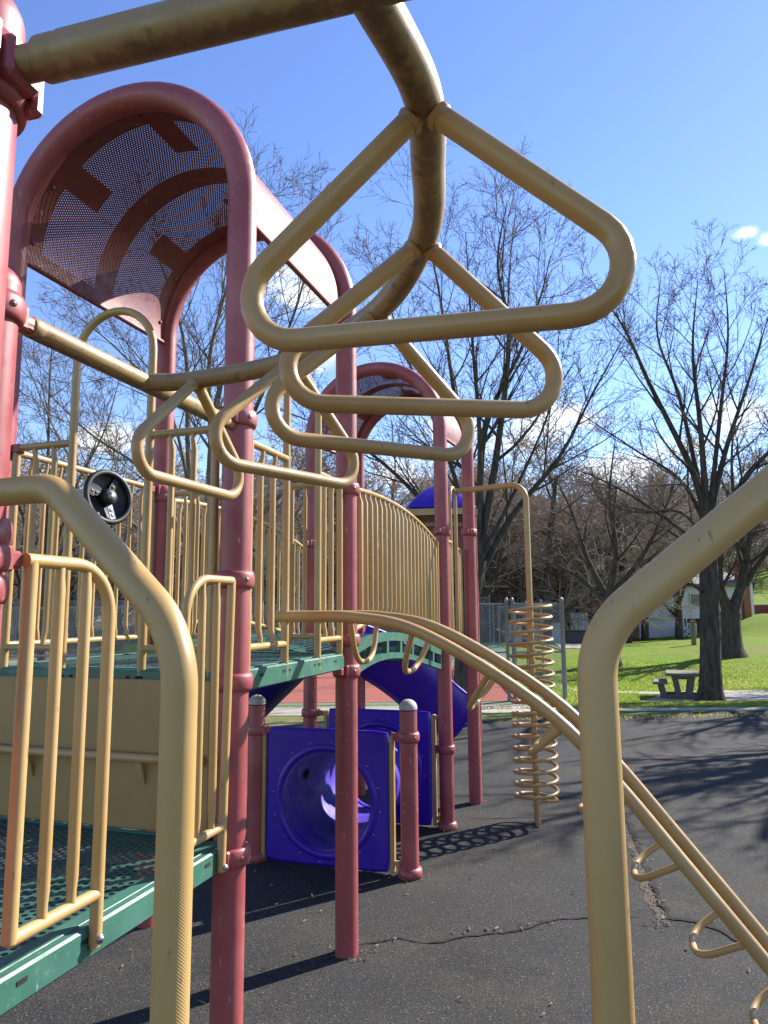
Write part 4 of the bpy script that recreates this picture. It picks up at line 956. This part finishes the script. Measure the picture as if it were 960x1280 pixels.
m.add([(rx0, HY-.8, zr), (rx1, HY-.8, zr), (rx1, HY+7.6, zr), (rx0, HY+7.6, zr), (rx0, HY+3.4, zp), (rx1, HY+3.4, zp), (rx0, HY-.8, zr+.15), (rx1, HY-.8, zr+.15)], [(0, 1, 7, 6), (6, 7, 5, 4), (2, 3, 4, 5), (0, 6, 4, 3), (1, 2, 5, 7), (0, 3, 2, 1)], None, False)
rf = m.build('roof', M['shingle'], house); bx(rf, 'chimney', 'brick', hx(926), hx(935), HY-.6, HY+.4, hb0-.6, hz(702))
for x0, x1, y0, y1 in ((837, 849, 758, 771), (863, 879, 743, 757), (898, 906, 742, 757)):
    f_ = bx(house, 'window', 'white', hx(x0)-.08, hx(x1)+.08, HY-.36, HY-.2, hz(y1)-.08, hz(y0)+.08); bx(f_, 'pane', 'glass', hx(x0), hx(x1), HY-.40, HY-.34, hz(y1), hz(y0))
for x0, x1 in ((858, 874), (889, 897)):
    bx(house, 'window', 'glass', hx(x0), hx(x1), HY-.06, HY+.1, hz(789), hz(777))
wing = bx(house, 'side_wing', 'white', hx(935), hx(949), HY+.5, HY+8, hb0-.3, hz(728)); siding(hx(935), hx(949), HY+.49, hz(774), hz(729), wing)
m = MB(); m.add([(hx(933), HY+.2, hz(728)), (hx(951), HY+.2, hz(728)), (hx(951), HY+8.3, hz(728)), (hx(933), HY+8.3, hz(728)), (hx(942), HY+.2, hz(714)), (hx(942), HY+8.3, hz(714))], [(0, 1, 4), (1, 2, 5, 4), (2, 3, 5), (3, 0, 4, 5), (0, 3, 2, 1)], None, False); m.build('wing_roof', M['shingle'], house)
# porch stairs with white railings
st = MB()
for k in range(8): st.box((hx(826)+k*.14+.4, HY-1.2, hb0+.1+k*.12), X3, Y3, Z3, .3, 1.0, .12)
sto = st.build('stair', M['white'], house)
def picket(p0, p1, z0, z1, dz, parent):
    m = MB(); L = np.linalg.norm(np.subtract(p1, p0)); k = int(L/.16); p0, p1 = np.array(p0), np.array(p1)
    for i in range(k+1): p = p0+(p1-p0)*i/k; q = z0+dz*i/k; m.bar(V3(p, q), V3(p, q+z1-z0), .05, .05, X3)
    for f_ in (.06, 1.): m.bar(V3(p0, z0+(z1-z0)*f_), V3(p1, z0+dz+(z1-z0)*f_), .07, .07)
    return m.build('railing', M['white'], parent)
picket((hx(830), HY-1.75), (hx(844), HY-1.75), hb0+.1, hb0+.95, .75, sto)
pch = bx(house, 'porch_floor', 'white', hx(844), hx(854), HY-1.8, HY-.3, hz(796), hz(794)); picket((hx(844), HY-1.78), (hx(855), HY-1.78), hz(794), hz(779), 0, pch)
w2 = empty('garden_wall', (hx(960), HY+1, hz(774)), 'low dark red wall running right from the white house', 'wall'); bx(w2, 'wall_body', 'maroon_brick', hx(952), hx(1010), HY+1, HY+1.4, hz(790), hz(757)); bx(w2, 'wall_coping', 'concrete', hx(951), hx(1011), HY+.95, HY+1.45, hz(757), hz(756))
def thing_box(name, label, cat, mat, x0, x1, Y, ya, yb, dpt, cap):
    a, b = at_y(x0, ya, Y), at_y(x1, yb, Y); r_ = empty(name, ((a[0]+b[0])/2, Y, b[2]), label, cat); bx(r_, 'wall_body', mat, a[0], b[0], Y, Y+dpt, b[2]-.3, a[2], .03); bx(r_, 'wall_coping', cap, a[0]-.05, b[0]+.05, Y-.05, Y+dpt+.05, a[2], a[2]+.06); return r_
thing_box('retaining_wall', 'low dark stone retaining wall behind the driveway', 'wall', 'stone', 708, 766, 33.5, 789, 799, .5, 'stone')
pf = empty('picket_fence', at_y(727, 779, 40), 'short white board fence in front of the woods left of the driveway tree', 'fence')
a_, b_ = at_y(713, 779, 40), at_y(737, 766, 40); m = MB()
for k in range(int((b_[0]-a_[0])/.2)): m.box((a_[0]+k*.2+.1, 40, (a_[2]+b_[2])/2-.2), X3, Y3, Z3, .185, .03, b_[2]-a_[2]+.4, .005)
m.build('fence_boards', M['white'], pf)
for x0, x1, lab in ((634, 652, 'small white shed front seen through the chain link fence left of the coil'), (664, 702, 'pale grey low wall seen through the chain link fence right of the coil')):
    a_, b_ = at_y(x0, 805, 38), at_y(x1, 778, 38); r_ = empty('garden_shed', ((a_[0]+b_[0])/2, 38, a_[2]), lab, 'shed'); bx(r_, 'shed_wall', 'white', a_[0], b_[0], 38, 39.2, a_[2]-.4, b_[2]); bx(r_, 'shed_roof', 'shingle', a_[0]-.1, b_[0]+.1, 37.9, 39.3, b_[2], b_[2]+.12)
mp_ = at_y(867, 799, 31); r_ = empty('marker_post', (mp_[0], 31, T(mp_[0], 31)), 'short weathered wooden post on the crest of the lawn right of the table', 'post'); bx(r_, 'post_shaft', 'post_wood', mp_[0]-.085, mp_[0]+.085, 30.9, 31.07, T(mp_[0], 31)-.1, at_y(867, 778, 31)[2], .02); bx(r_, 'post_top', 'post_wood', mp_[0]-.10, mp_[0]+.10, 30.88, 31.09, at_y(867, 778, 31)[2], at_y(867, 776, 31)[2], .01)
